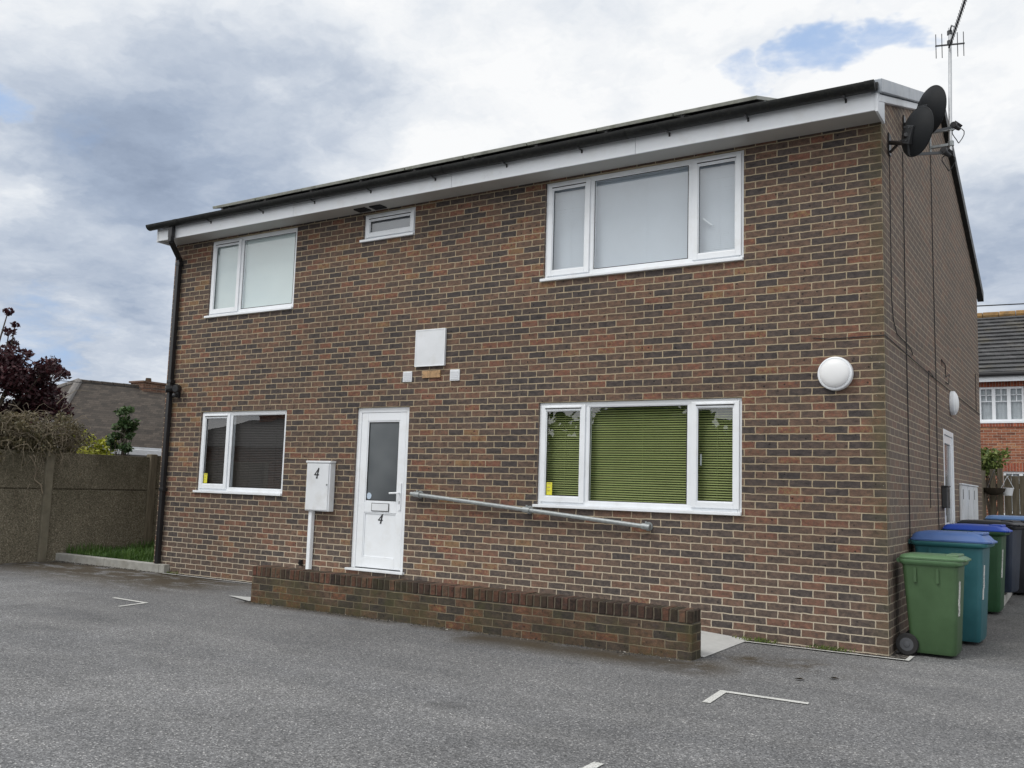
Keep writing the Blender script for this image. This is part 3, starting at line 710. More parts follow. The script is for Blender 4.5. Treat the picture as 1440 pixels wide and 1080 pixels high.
# ------------------------------------------------------------------ text
def numeral_four(h, parent, origin, y):
    """a slanted hand painted 4, h tall, on a face looking towards -Y"""
    b = MB(); ox, oz = origin; sh = 0.22; t_ = h*0.13
    def P_(u, v): return Vector((ox+(u+sh*v)*h, y, oz+v*h))
    for (u0, v0), (u1, v1), w_ in (((0.12, 0.5), (-0.30, -0.16), t_*0.75), ((-0.33, -0.16), (0.30, -0.16), t_*0.8), ((0.10, 0.5), (0.10, -0.5), t_*1.25), ((0.0, -0.5), (0.2, -0.5), t_*0.6)):
        a_, e_ = P_(u0, v0), P_(u1, v1); dr = (e_-a_).normalized(); nn = Vector((0, 1, 0)).cross(dr).normalized()
        b.obox((a_+e_)/2, dr, Vector((0, 1, 0)), nn, (e_-a_).length/2+w_*0.2, 0.0015+0.0002*len(b.f)/6, w_/2)
    return b.build('number', M['black'], parent)

# ------------------------------------------------------------------ front door
xa, xb, za, zb = OPEN[5]
b = MB(); y0 = 0.035; fz = za+0.03
b.box(xa+0.003, xa+0.068, y0, y0+0.07, fz, zb-0.003); b.box(xb-0.068, xb-0.003, y0, y0+0.07, fz, zb-0.003); b.box(xa+0.068, xb-0.068, y0, y0+0.07, zb-0.068, zb-0.003)
door = b.build('door', M['upvc'], house, bevel=0.004); door['label'] = 'white half glazed front door numbered 4'
b = MB(); b.box(xa-0.03, xb+0.03, -0.05, y0+0.08, za, za+0.028); b.build('threshold', M['upvc_old'], door, bevel=0.005)
da, db, dl, dh = xa+0.072, xb-0.072, fz+0.012, zb-0.072
b = MB(); st_ = 0.105; midz0, midz1 = 1.115, 1.25
b.box(da, da+st_, y0+0.004, y0+0.06, dl, dh); b.box(db-st_, db, y0+0.004, y0+0.06, dl, dh)
b.box(da+st_, db-st_, y0+0.004, y0+0.06, dh-st_, dh); b.box(da+st_, db-st_, y0+0.004, y0+0.06, midz0, midz1); b.box(da+st_, db-st_, y0+0.004, y0+0.06, dl, dl+0.13)
rect_frame(b, da+st_, db-st_, midz1, dh-st_, 0.016, y0+0.010, y0+0.03); rect_frame(b, da+st_, db-st_, dl+0.13, midz0, 0.016, y0+0.010, y0+0.03)
b.build('leaf', M['upvc'], door, bevel=0.004)
b = MB(); b.box(da+st_+0.012, db-st_-0.012, y0+0.022, y0+0.04, dl+0.142, midz0-0.012); b.build('lower_panel', M['upvc'], door)
b = MB(); b.box(da+st_+0.010, db-st_-0.010, y0+0.024, y0+0.034, midz1+0.01, dh-st_-0.01); b.build('pane', M['frosted'], door)
gk = MB(); rect_frame(gk, da+st_+0.0155, db-st_-0.0155, midz1+0.0155, dh-st_-0.0155, 0.008, y0+0.014, y0+0.0238); gk.build('gasket', M['black'], door)
cxd = (da+db)/2
b = MB(); b.box(cxd-0.13, cxd+0.145, y0-0.008, y0+0.003, midz0+0.025, midz1-0.02); b.build('letterbox', M['upvc_old'], door, bevel=0.004)
b = MB(); rect_frame(b, cxd-0.138, cxd+0.153, midz0+0.018, midz1-0.013, 0.007, y0-0.004, y0+0.0035); b.build('letterbox_frame', M['black'], door)
b = MB(); hx = db-0.05
b.box(hx-0.02, hx+0.02, y0-0.010, y0+0.003, 1.16, 1.50); b.tube([(hx, y0-0.002, 1.375), (hx, y0-0.05, 1.375), (hx-0.03, y0-0.056, 1.375), (hx-0.13, y0-0.056, 1.37)], 0.0115, 10)
b.build('handle', M['upvc'], door, smooth=True)
b = MB(); b.box(hx-0.007, hx+0.007, y0-0.013, y0-0.0105, 1.235, 1.275); b.build('keyhole', M['galv'], door)
b = MB(); b.lathe((da+st_+0.06, y0+0.022, midz1+0.075), (0, -1, 0), [(0.042, 0), (0.042, 0.003)], 24); b.build('round_sticker', M['stick_blue'], door)
numeral_four(0.115, door, (cxd+0.01, midz0-0.075), y0+0.0195)

# side door on the gable
ya, yb, za, zb = SDo
b = MB()
b.box(-0.07, 0.004, ya+0.003, ya+0.07, za, zb-0.003); b.box(-0.07, 0.004, yb-0.07, yb-0.003, za, zb-0.003); b.box(-0.07, 0.004, ya+0.07, yb-0.07, zb-0.07, zb-0.003); b.box(-0.07, 0.03, ya, yb, za, za+0.04)
sdoor = b.build('door', M['upvc'], house, bevel=0.004); sdoor['label'] = 'white half glazed side door on the gable wall'
b = MB(); s0, s1 = ya+0.075, yb-0.075
b.box(-0.06, -0.012, s0, s0+0.1, za+0.05, zb-0.075); b.box(-0.06, -0.012, s1-0.1, s1, za+0.05, zb-0.075); b.box(-0.06, -0.012, s0+0.1, s1-0.1, zb-0.18, zb-0.075); b.box(-0.06, -0.012, s0+0.1, s1-0.1, 1.02, 1.15); b.box(-0.045, -0.025, s0+0.1, s1-0.1, za+0.05, 1.02)
b.build('leaf', M['upvc'], sdoor, bevel=0.004)
b = MB(); b.box(-0.045, -0.035, s0+0.09, s1-0.09, 1.14, zb-0.17); b.build('pane', M['frosted'], sdoor)
b = MB(); b.box(-0.0115, 0.0, s0+0.03, s0+0.065, 1.05, 1.3); b.tube([(-0.03, s0+0.05, 1.2), (0.012, s0+0.05, 1.2), (0.016, s0+0.16, 1.2)], 0.011, 8); b.build('handle', M['upvc'], sdoor, smooth=True)

# ------------------------------------------------------------------ solar panels
NP, PX0, PX1 = 9, -9.95, -1.27
pw = (PX1-PX0)/NP; sl = math.atan(0.341); ps = Vector((0, math.cos(sl), math.sin(sl))); pn_ = Vector((0, -math.sin(sl), math.cos(sl)))
first = None
for i in range(NP):
    if first is None:
        y0 = 0.17; base = Vector((PX0+pw/2, y0, roofz(y0)+0.155))
        pr_ = empty('solar_panel', base); first = pr_; px = Vector((1, 0, 0)); hw = pw/2-0.008
        b = MB(); L = 1.6
        b.obox(base+ps*0.02, px, ps, pn_, hw, 0.02, 0.02); b.obox(base+ps*(L-0.02), px, ps, pn_, hw, 0.02, 0.02)
        for sg in (-1, 1): b.obox(base+px*sg*(hw-0.015)+ps*L/2, px, ps, pn_, 0.015, L/2-0.04, 0.02)
        b.build('frame', M['panel_frame'], pr_, bevel=0.003)
        b = MB(); b.obox(base+ps*L/2+pn_*0.012, px, ps, pn_, hw-0.03, L/2-0.04, 0.004); b.build('glass', M['panel_glass'], pr_)
        b = MB(); b.obox(base+ps*L/2+pn_*0.002, px, ps, pn_, hw-0.03, L/2-0.04, 0.004); b.build('backing', M['panel_back'], pr_)
        for yy in (0.3, 1.2):
            b = MB(); b.obox(base+ps*yy-pn_*0.075, px, ps, pn_, hw, 0.02, 0.05); b.build('rail', M['alu'], pr_)
        b = MB(); b.obox(base+px*(-hw*0.9)+ps*0.2-pn_*0.07, px, ps, pn_, 0.02, 0.06, 0.05); b.build('roof_hook', M['alu'], pr_)
        o = pr_
    else:
        o = copy_tree(first); o.location = first.location+Vector((pw*i, 0, 0))
    ordn = ['leftmost', 'second from the left', 'third from the left', 'fourth from the left', 'middle', 'fourth from the right', 'third from the right', 'second from the right', 'rightmost'][i]
    tag(o, f'flat solar panel with pale frame above the gutter, {ordn} in the row', 'solar panel', 'solar panels in a row along the roof')

# ------------------------------------------------------------------ things on the front wall
def wall_panel(name, xa, xb, za, zb, th, material, label, cat, lip=0.0, group=None, bevel=0.006):
    r = empty(name, ((xa+xb)/2, 0, za), label, cat, group)
    b = MB(); b.box(xa, xb, -th, -0.002, za, zb); b.build('plate', material, r, bevel=bevel); return r
r = wall_panel('sign_board', -5.61, -5.145, 2.97, 3.44, 0.035, M['upvc_old'], 'blank square white sign board fixed high above the front door', 'sign')
b = MB(); rect_frame(b, -5.61, -5.145, 2.97, 3.44, 0.012, -0.039, -0.0355); b.build('rim', M['upvc'], r)
for q, (xa, xb, za, zb) in enumerate(((-5.81, -5.665, 2.785, 2.92), (-5.065, -4.92, 2.775, 2.915))):
    r = empty('wall_vent', ((xa+xb)/2, 0, za), ('small white square vent cover left of the wooden plaque', 'small white square vent cover right of the wooden plaque')[q], 'vent', 'vent covers beside the wooden plaque')
    b = MB(); b.box(xa, xb, -0.016, -0.002, za, zb); b.build('plate', M['upvc_old'], r, bevel=0.004)
    b = MB()
    for j in range(5): b.box(xa+0.015, xb-0.015, -0.021, -0.0165, za+0.018+j*0.022, za+0.030+j*0.022)
    b.build('louvre', M['upvc_old'], r)
r = wall_panel('wall_plaque', -5.495, -5.215, 2.825, 2.915, 0.02, M['oak'], 'small plain wooden plaque between the two white vent covers', 'plaque', bevel=0.003)
b = MB(); b.box(-5.488, -5.478, -0.0225, -0.0205, 2.865, 2.875).box(-5.232, -5.222, -0.0225, -0.0205, 2.865, 2.875); b.build('screw', M['dark_metal'], r)

def bulkhead(c, axis_, label, r0):
    rt_ = empty('wall_light', c, label, 'wall light', 'round white wall lights on the brick house')
    b = MB(); b.lathe(c, axis_, [(r0*0.96, 0.002), (r0, 0.01), (r0, 0.045), (r0*0.97, 0.06), (r0*0.90, 0.066), (r0*0.86, 0.062)], 48); b.build('rim', M['upvc'], rt_, smooth=True)
    b = MB(); b.lathe(c, axis_, [(r0*0.86, 0.058), (r0*0.855, 0.066), (r0*0.8, 0.078), (r0*0.6, 0.093), (r0*0.35, 0.101), (r0*0.1, 0.104)], 48); b.build('diffuser', M['lamp'], rt_, smooth=True)
bulkhead((-0.445, 0, 2.675), (0, -1, 0), 'round white bulkhead wall light on the front wall near the corner', 0.165)
bulkhead((0, 4.62, 2.815), (1, 0, 0), 'round white bulkhead wall light above the side door', 0.165)

# meter cupboard with pipe
r = empty('meter_cupboard', (-7.17, 0, 0.34), 'white meter cupboard numbered 4 with a thin white pipe below it', 'meter box')
b = MB(); b.box(-7.325, -6.895, -0.10, -0.002, 1.10, 1.735); b.box(-7.335, -6.885, -0.115, -0.002, 1.7355, 1.765); bx = b.build('cabinet', M['upvc_old'], r, bevel=0.008)
b = MB(); b.box(-7.312, -6.915, -0.112, -0.1005, 1.112, 1.727); dr = b.build('cupboard_door', M['upvc_old'], r, bevel=0.006)
b = MB(); b.lathe((-6.935, -0.113, 1.45), (0, -1, 0), [(0.012, 0), (0.012, 0.006)], 12); b.build('lock', M['galv'], dr)
b = MB(); b.box(-7.285, -7.225, -0.07, -0.002, 0.315, 1.0995); b.build('pipe_cover', M['upvc'], r, bevel=0.01)
b = MB(); b.box(-7.43, -7.40, -0.05, -0.002, 0.36, 0.44); b.box(-7.424, -7.406, -0.07, -0.0505, 0.385, 0.41); b.build('stop_tap', M['black'], r)
numeral_four(0.13, r, (-7.12, 1.60), -0.114)

# hand rail
P0, P1 = Vector((-5.55, -0.075, 1.375)), Vector((-2.335, -0.075, 1.118))
r = empty('handrail', (-3.9, 0, 1.1), 'sloping galvanised steel handrail tube fixed beside the front door', 'handrail')
b = MB(); b.tube([P0, P1], 0.0245, 16); b.build('tube', M['galv'], r, smooth=True)
for f in (0.03, 0.525, 0.985):
    q = P0.lerp(P1, f); dr = (P1-P0).normalized()
    b = MB(); b.tube([q-dr*0.045, q+dr*0.045], 0.034, 16); b.tube([q, (q.x, -0.012, q.z)], 0.022, 12); b.lathe((q.x, -0.012, q.z), (0, 1, 0), [(0.048, 0), (0.048, 0.01)], 20)
    b.tube([q+Vector((0, 0, 0.03)), q+Vector((0, 0, 0.055))], 0.012, 8)
    b.build('wall_bracket', M['galv'], r, smooth=True)

# twin security light at the left corner
r = empty('security_light', (-10.21, 0, 2.73), 'black twin headed security light at the downpipe by the left corner', 'security light')
b = MB(); b.box(-10.24, -10.17, -0.05, -0.002, 2.70, 2.80); b.tube([(-10.205, -0.04, 2.80), (-10.205, -0.05, 2.85)], 0.012, 8); b.bar((-10.31, -0.06, 2.835), (-10.10, -0.06, 2.83), 0.02, 0.02); b.build('mount', M['black'], r, bevel=0.004)
for q, (xx, dirn) in enumerate(((-10.315, (-0.5, -0.8, -0.1)), (-10.135, (0.25, -0.9, -0.15)))):
    b = MB(); b.lathe((xx, -0.09, 2.835), dirn, [(0.025, -0.05), (0.052, -0.03), (0.058, 0.03), (0.058, 0.06)], 20); h = b.build('lamp_head', M['black'], r, smooth=True)
    b = MB(); dv = Vector(dirn).normalized(); b.lathe(Vector((xx, -0.09, 2.835))+dv*0.0605, dirn, [(0.048, 0), (0.044, 0.006)], 20); b.build('lens', M['dark_metal'], h)
b = MB(); b.lathe((-10.205, -0.085, 2.735), (0.2, -1, -0.2), [(0.03, -0.03), (0.035, 0.0), (0.028, 0.025), (0.01, 0.038)], 16); b.build('sensor', M['dark_metal'], r, smooth=True)

# ------------------------------------------------------------------ things on the gable wall
# three meter boxes
first = None
for i in range(3):
    ya = 5.32+i*0.70
    if first is None:
        first = empty('meter_box', (0, ya, 1.02)); o = first
        b = MB(); b.box(0.002, 0.035, ya, ya+0.6, 1.02, 1.72); b.box(0.002, 0.055, ya-0.01, ya+0.61, 1.7205, 1.745); b.build('cabinet', M['upvc_old'], o, bevel=0.008)
        b = MB(); b.box(0.0355, 0.045, ya+0.02, ya+0.58, 1.035, 1.71); b.build('cupboard_door', M['upvc_old'], o, bevel=0.005)
        b = MB(); b.box(0.0455, 0.05, ya+0.06, ya+0.085, 1.52, 1.66); b.build('lock', M['black'], o)
    else:
        o = copy_tree(first); o.location = first.location+Vector((0, 0.70*i, 0))
    tag(o, ['white meter box on the gable wall nearest to the side door', 'white meter box on the gable wall, middle of the three', 'white meter box on the gable wall furthest from the side door'][i], 'meter box', 'three white meter boxes on the gable wall')
r = empty('post_box', (0, 3.72, 1.4), 'dark grey post box fixed beside the side door', 'post box')
b = MB(); b.box(0.002, 0.07, 3.56, 3.80, 1.40, 1.66); b.build('box', M['dark_metal'], r, bevel=0.01)
b = MB(); b.box(0.002, 0.08, 3.55, 3.81, 1.6605, 1.68); b.build('lid', M['dark_metal'], r, bevel=0.008)
b = MB(); b.box(0.0705, 0.074, 3.60, 3.76, 1.60, 1.63); b.build('slot', M['black'], r)

def cable(path, label, r=0.006):
    r *= 0.75
    pts = [Vector(q) for q in path]; sm = [pts[0]]
    for i in range(1, len(pts)):
        n_ = max(1, int((pts[i]-pts[i-1]).length/0.35))
        for k_ in range(1, n_+1):
            q = pts[i-1].lerp(pts[i], k_/n_)
            if k_ < n_: q += Vector((0, random.uniform(-0.007, 0.007), random.uniform(-0.003, 0.003)))
            sm.append(q)
    b = MB(); b.tube(sm, r, 6); o = b.build('cable', M['cable'], smooth=True, loc=sm[-1])
    tag(o, label, 'cable', 'black cables clipped to the gable wall'); return o
XC = 0.01
cable([(XC, 0.36, 4.93), (XC, 0.35, 3.45), (XC, 0.42, 3.25), (XC, 0.6, 3.14), (XC, 1.4, 3.11), (XC, 1.55, 3.05)], 'black cable dropping from the near satellite dish and bending along the gable wall')
cable([(XC, 1.13, 5.2), (XC, 1.13, 3.4), (XC, 1.17, 2.4), (XC, 1.15, 0.7)], 'long straight black cable down the gable wall from behind the satellite dishes', 0.007)
cable([(XC, 3.18, 6.1), (XC, 3.2, 4.2), (XC, 3.25, 3.0), (XC, 3.2, 1.6), (XC, 3.24, 0.9)], 'black cable dropping from the aerial mast to the left of the side door', 0.007)
cable([(-0.66, -XC, 3.04), (-0.5, -XC, 3.02), (XC, -XC, 3.028), (XC, 0.4, 3.02), (XC, 2.8, 2.985), (XC, 8.3, 2.97)], 'black cable wrapping round the corner and running level along the gable wall', 0.006)
cable([(XC, 3.05, 2.99), (XC, 2.65, 3.02), (XC, 2.62, 2.9), (XC, 2.6, 1.4)], 'short black cable looping down from the level cable above the side door', 0.006)
cable([(XC, 3.8, 3.22), (XC, 3.75, 3.3), (XC, 4.1, 3.28), (XC, 4.15, 3.12), (XC, 4.5, 3.2), (XC, 4.4, 3.05), (XC, 4.15, 3.05)], 'loose coil of black cable on the gable wall above the side light', 0.008)
cable([(XC, 7.75, 3.6), (XC, 7.75, 2.98)], 'short upright black cable near the far end of the gable wall', 0.007)

# satellite dishes
def dish(c, n, up_t, dia_w, dia_h, wall, lnb, label):
    c = Vector(c); n = Vector(n).normalized(); sx = n.cross(Vector((0, 0, 1))).normalized(); uz = sx.cross(n).normalized()
    uz = (uz+sx*up_t).normalized(); sx = n.cross(uz).normalized()
    r = empty('satellite_dish', wall, label, 'satellite dish', 'dark satellite dishes on the gable wall')
    b = MB(); K, S = 8, 40
    rings = []
    for side_, off_ in ((0, 0.0), (1, -0.012)):
        for k_ in range(K+1):
            rr = k_/K; i = len(b.v); rings.append(i)
            for j in range(S):
                th = 2*math.pi*j/S; h = 0.075*(rr*rr-1)
                b.v.append(tuple(c+sx*dia_w/2*rr*math.cos(th)+uz*dia_h/2*rr*math.sin(th)+n*(h+off_)))
    def ring(a_, b_, fl):
        for j in range(S):
            q = (a_+j, a_+(j+1) % S, b_+(j+1) % S, b_+j); b.f.append(q if not fl else q[::-1])
    for k_ in range(K): ring(rings[k_], rings[k_+1], False); ring(rings[K+1+k_], rings[K+1+k_+1], True)
    ring(rings[K], rings[2*K+1], False)
    b.build('reflector', M['dish'], r, smooth=True)
    rim = MB(); rim.tube([c+sx*dia_w/2*math.cos(2*math.pi*j/48)+uz*dia_h/2*math.sin(2*math.pi*j/48)-n*0.004 for j in range(49)], 0.009, 6, caps=False); rim.build('rim', M['dish'], r, smooth=True)
    wv = Vector(wall); back = c-n*0.085-uz*0.04
    b = MB(); b.obox(wv+Vector((0.008, 0, 0)), Vector((1, 0, 0)), Vector((0, 1, 0)), Vector((0, 0, 1)), 0.006, 0.05, 0.11)
    knee = Vector((back.x*0.75+wv.x*0.25, back.y*0.75+wv.y*0.25, back.z-0.03))
    b.tube([wv+Vector((0.01, 0, 0.02)), knee, back-n*0.03], 0.022, 12); b.bar(wv+Vector((0.012, 0, -0.08)), wv.lerp(knee, 0.55)+Vector((0, 0, -0.015)), 0.02, 0.02); b.build('wall_arm', M['black'], r, smooth=True)
    b = MB(); b.obox(back+n*0.01, sx, uz, n, 0.05, 0.085, 0.03)
    for a_, e_ in ((-1, 1), (1, 1), (-1, -1), (1, -1)): b.tube([back+sx*0.035*a_+uz*0.06*e_-n*0.03, back+sx*0.035*a_+uz*0.06*e_-n*0.05], 0.009, 6)
    b.build('clamp', M['dark_metal'], r, bevel=0.004)
    lv = Vector(lnb); bot = c-uz*dia_h*0.47
    b = MB(); b.bar(bot-n*0.02, lv, 0.018, 0.026); b.bar(back-uz*0.02, bot-n*0.03, 0.022, 0.02); b.build('feed_arm', M['dark_metal'], r)
    to = (c-lv).normalized()
    b = MB(); b.lathe(lv, to, [(0.022, -0.07), (0.026, -0.03), (0.026, 0.02), (0.036, 0.03), (0.036, 0.055)], 16); b.obox(lv-to*0.03+Vector((0, 0, 0.022)), to, to.orthogonal().normalized(), to.cross(to.orthogonal().normalized()), 0.04, 0.032, 0.028); b.build('feed_horn', M['black'], r, smooth=True)
    pts = [lv-to*0.05+Vector((0.02*math.sin(q*0.9), 0.025*math.sin(q*0.5), -0.085+0.085*math.cos(math.pi*2*q/14)))+Vector((0.045*math.sin(math.pi*2*q/14), 0.02*math.sin(math.pi*2*q/14), 0)) for q in range(15)]
    b = MB(); b.tube(pts, 0.005, 6); b.build('cable_loop', M['cable'], r, smooth=True)
    return r
dish((0.335, -0.06, 4.945), (0.67, 0.74, -0.02), 0.42, 0.415, 0.455, (0.004, 0.36, 5.02), (0.515, 0.42, 4.87), 'near dark satellite dish, lower of the two on the gable')
dish((0.32, 0.95, 5.535), (0.66, 0.75, 0.0), 0.25, 0.43, 0.50, (0.004, 1.25, 5.53), (0.50, 1.40, 5.49), 'far dark satellite dish, upper of the two near the roof edge')

# television aerial
r = empty('tv_aerial', (0.0, 3.2, 5.9), 'tall silver aerial mast with dark yagi aerial above the gable', 'aerial')
MX, MY = 0.245, 3.2
b = MB(); b.tube([(MX-0.008, MY, 5.85), (MX+0.02, MY, 7.49)], 0.021, 12); b.build('mast', M['alu'], r, smooth=True)
b = MB(); b.bar((0.004, MY, 6.15), (MX, MY, 6.15), 0.04, 0.03); b.bar((0.004, MY, 5.95), (MX, MY, 5.95), 0.04, 0.03); b.box(0.004, 0.014, MY-0.04, MY+0.04, 5.88, 6.22)
b.lathe((MX, MY, 6.13), (0, 0, 1), [(0.036, 0), (0.036, 0.06)], 12); b.lathe((MX, MY, 5.93), (0, 0, 1), [(0.036, 0), (0.036, 0.06)], 12); b.build('mast_bracket', M['galv'], r)
A0, A1 = Vector((0.285, 3.05, 7.22)), Vector((0.60, 1.93, 7.25)); bd = (A1-A0).normalized(); bs = bd.cross(Vector((0, 0, 1))).normalized()
yg = MB(); yg.bar(A0-bd*0.12, A1, 0.02, 0.02); yagi = yg.build('boom', M['dark_metal'], r)
el = MB()
for k_ in range(15):
    q = A0.lerp(A1, 0.12+0.88*k_/14); el.tube([q-Vector((0, 0, 0.075)), q+Vector((0, 0, 0.075))], 0.004, 5)
el.build('director_rods', M['dark_metal'], yagi)
rf = MB(); rf.bar(A0-bd*0.05-bs*0.17, A0-bd*0.05+bs*0.17, 0.016, 0.016)
for sg in (-0.16, -0.09, 0.09, 0.16): rf.tube([A0-bd*0.06+bs*sg-Vector((0, 0, 0.16)), A0-bd*0.06+bs*sg+Vector((0, 0, 0.16))], 0.005, 6)
rf.build('reflector', M['dark_metal'], yagi)
kb = MB(); kb.tube([(MX+0.015, MY, 7.42), (MX+0.05, MY-0.1, 7.47), A0.lerp(A1, 0.32)], 0.009, 8); kb.tube([(MX+0.012, MY, 7.30), A0.lerp(A1, 0.16)], 0.009, 8); kb.lathe((MX+0.014, MY, 7.27), (0, 0, 1), [(0.032, 0), (0.032, 0.05)], 12); kb.lathe((MX+0.017, MY, 7.40), (0, 0, 1), [(0.032, 0), (0.032, 0.05)], 12)
kb.build('tilt_bracket', M['dark_metal'], yagi, smooth=True)

# ------------------------------------------------------------------ low brick wall
r = empty('low_brick_wall', (-4.0, -1.34, 0.06), 'low weathered brown brick wall with brick on edge coping before the door', 'garden wall')
b = MB(); b.box(-6.77, -1.325, -1.455, -1.24, -0.02, 0.362); b.build('brick_courses', M['brick_low'], r, bevel=0.006)
rg = random.Random(5); b = MB(); x = -6.775
while x < -1.35:
    wd = min(0.077, -1.325-x); j = rg.uniform(-0.004, 0.004)
    b.box(x+0.0025, x+wd-0.0025, -1.457+j, -1.238+j*0.6, 0.372, 0.478+rg.uniform(-0.003, 0.004)); x += 0.077
cop = b.build('coping', M['coping'], r, bevel=0.006)
b = MB(); b.box(-6.77, -1.33, -1.449, -1.246, 0.3622, 0.470); b.build('mortar_bed', simple('mortar', (0.11, 0.095, 0.075), 0.95, var=0.25, vscale=15, dirt=((0.04, 0.04, 0.025), 0.7, 4)), r)

# ------------------------------------------------------------------ wheelie bins
def ring_pts(hx, hy, rad, cx, z, n=5):
    pts = []
    for sx_, sy_, a0 in ((1, -1, -90), (1, 1, 0), (-1, 1, 90), (-1, -1, 180)):
        for k_ in range(n+1):
            a_ = R(a0+90*k_/n); pts.append((cx+sx_*(hx-rad)+rad*math.cos(a_), sy_*(hy-rad)+rad*math.sin(a_), z))
    return pts
def loft(b, secs):
    idx = []
    for s_ in secs: idx.append(len(b.v)); b.v += s_
    n_ = len(secs[0])
    for i, j in zip(idx, idx[1:]):
        for k_ in range(n_): b.f.append((i+k_, i+(k_+1) % n_, j+(k_+1) % n_, j+k_))
    b.f.append(tuple(idx[0]+k_ for k_ in reversed(range(n_)))); b.f.append(tuple(idx[-1]+k_ for k_ in range(n_)))
def wheelie(loc, rz, dp, wd, ht, body, rim, lid, label, dome=0.05, wheel_r=0.10, sticker=True):
    r = empty('wheelie_bin', loc, label, 'wheelie bin', 'wheelie bins beside the gable wall'); r.rotation_euler = (0, 0, rz)
    zb = 0.03; zt = ht*0.885
    b = MB()
    hx1, hy1 = dp*0.43, wd*0.44; hx0, hy0 = dp*0.345, wd*0.355
    secs = []
    for f in (0, 0.04, 0.5, 0.9, 1.0):
        hx, hy = hx0+(hx1-hx0)*f, hy0+(hy1-hy0)*f; q = 0.0 if f > 0 else 0.012
        secs.append(ring_pts(hx-q, hy-q, 0.045, (hx1-hx0)*(f-1)*-0.25-0.0, zb+(zt-zb)*f))
    loft(b, secs)
    # foot moulding at the front and grip ribs on each side
    for sy in (-1, 1):
        for xx in (-0.22, 0.12):
            b.obox((dp*xx, sy*(wd*0.438), zt-0.10), Vector((1, 0, 0)), Vector((0, 1, 0)), Vector((0, 0, 1)), 0.012, 0.012, 0.065)
    bo = b.build('body', body, r, smooth=True, world=False)
    b = MB(); loft(b, [ring_pts(hx1+0.004, hy1+0.004, 0.05, 0, zt-0.012), ring_pts(dp*0.475, wd*0.485, 0.055, 0.004, zt+0.006), ring_pts(dp*0.485, wd*0.497, 0.06, 0.004, zt+0.03), ring_pts(dp*0.478, wd*0.49, 0.06, 0.004, zt+0.042)])
    b.build('rim', rim, r, smooth=True, world=False)
    b = MB()
    zl = zt+0.044
    secs = [ring_pts(dp*0.492, wd*0.502, 0.065, 0.012, zl), ring_pts(dp*0.495, wd*0.505, 0.065, 0.012, zl+0.014), ring_pts(dp*0.475, wd*0.49, 0.07, 0.008, zl+0.024)]
    for f, h in ((0.94, 0.45), (0.86, 0.75), (0.72, 0.92), (0.5, 1.0), (0.2, 1.0)):
        secs.append(ring_pts(dp*0.475*f, wd*0.49*f, 0.07*f, -0.012*(1-f), zl+0.024+dome*h))
    loft(b, secs)
    lo = b.build('lid', lid, r, smooth=True, world=False)
    b = MB(); b.obox((dp*0.33, 0, zl+0.024+dome*0.85), Vector((1, 0, 0)), Vector((0, 1, 0)), Vector((0, 0, 1)), dp*0.10, wd*0.34, 0.014); b.obox((dp*0.505, 0, zl+0.006), Vector((1, 0, 0)), Vector((0, 1, 0)), Vector((0, 0, 1)), 0.022, wd*0.30, 0.012)
    b.build('lid_grip', lid, lo, bevel=0.01, world=False)
    b = MB(); hb = -dp*0.5
    b.tube([(hb, -wd*0.34, zl-0.02), (hb, wd*0.34, zl-0.02)], 0.016, 10)
    for sy in (-1, 0, 1): b.bar((hb+0.09, sy*wd*0.32, zl-0.03), (hb-0.005, sy*wd*0.32, zl-0.02), 0.045, 0.04)
    b.build('handle', rim, r, smooth=True, world=False)
    wx = -hx0-0.012
    b = MB(); b.tube([(wx, -wd*0.40, wheel_r), (wx, wd*0.40, wheel_r)], 0.012, 8); b.bar((wx, -wd*0.3, wheel_r+0.03), (wx, wd*0.3, wheel_r+0.03), 0.06, 0.07); b.build('axle', M['black'], r, world=False)
    for sy in (-1, 1):
        b = MB(); cw = (wx, sy*wd*0.405, wheel_r); axv = (0, sy, 0)
        b.lathe(cw, axv, [(wheel_r*0.62, -0.022), (wheel_r*0.93, -0.022), (wheel_r, -0.012), (wheel_r, 0.012), (wheel_r*0.93, 0.022), (wheel_r*0.62, 0.022)], 32); we = b.build('wheel', M['rubber'], r, smooth=True, world=False)
        b = MB(); b.lathe(cw, axv, [(wheel_r*0.6, 0.0225), (wheel_r*0.55, 0.014), (wheel_r*0.3, 0.016), (wheel_r*0.24, 0.028), (wheel_r*0.08, 0.030)], 24); b.build('hub', M['hub'], we, smooth=True, world=False)
    if sticker:
        b = MB(); rr = random.Random(int(ht*1000))
        for zc, hh in ((0.72, 0.085), (0.60, 0.03), (0.51, 0.055)):
            f = zc; zz_ = zb+(zt-zb)*f; xf = (hx0+(hx1-hx0)*f)+(hx1-hx0)*(1-f)*0.25
            sl_ = ((hx1-hx0)*0.75)/(zt-zb)
            b.obox((xf+0.003, -wd*(0.2+0.06*rr.random()), zz_), Vector((sl_, 0, 1)).normalized().cross(Vector((0, 1, 0))), Vector((0, 1, 0)), Vector((sl_, 0, 1)).normalized(), 0.003, wd*(0.035+0.03*rr.random()), hh)
        b.build('number_sticker', M['paint'], r, world=False)
    return r
wheelie((0.335, 0.375, gz(0, 0.3)), R(-2), 0.56, 0.47, 0.945, M['bin_green'], M['bin_lid_green'], M['bin_lid_green'], 'small green wheelie bin with green lid at the house corner', 0.022)
wheelie((0.385, 1.30, gz(0, 1.3)), R(-3), 0.735, 0.58, 1.07, M['bin_teal'], M['bin_rim_teal'], M['bin_blue'], 'teal wheelie bin with domed dull blue lid behind the small green bin', 0.075, 0.11)
wheelie((0.37, 3.65, gz(0, 3.6)), R(-2), 0.72, 0.58, 1.06, M['bin_dgreen'], M['bin_dgreen'], M['bin_vblue'], 'dark green wheelie bin with vivid blue lid', 0.05, 0.10)
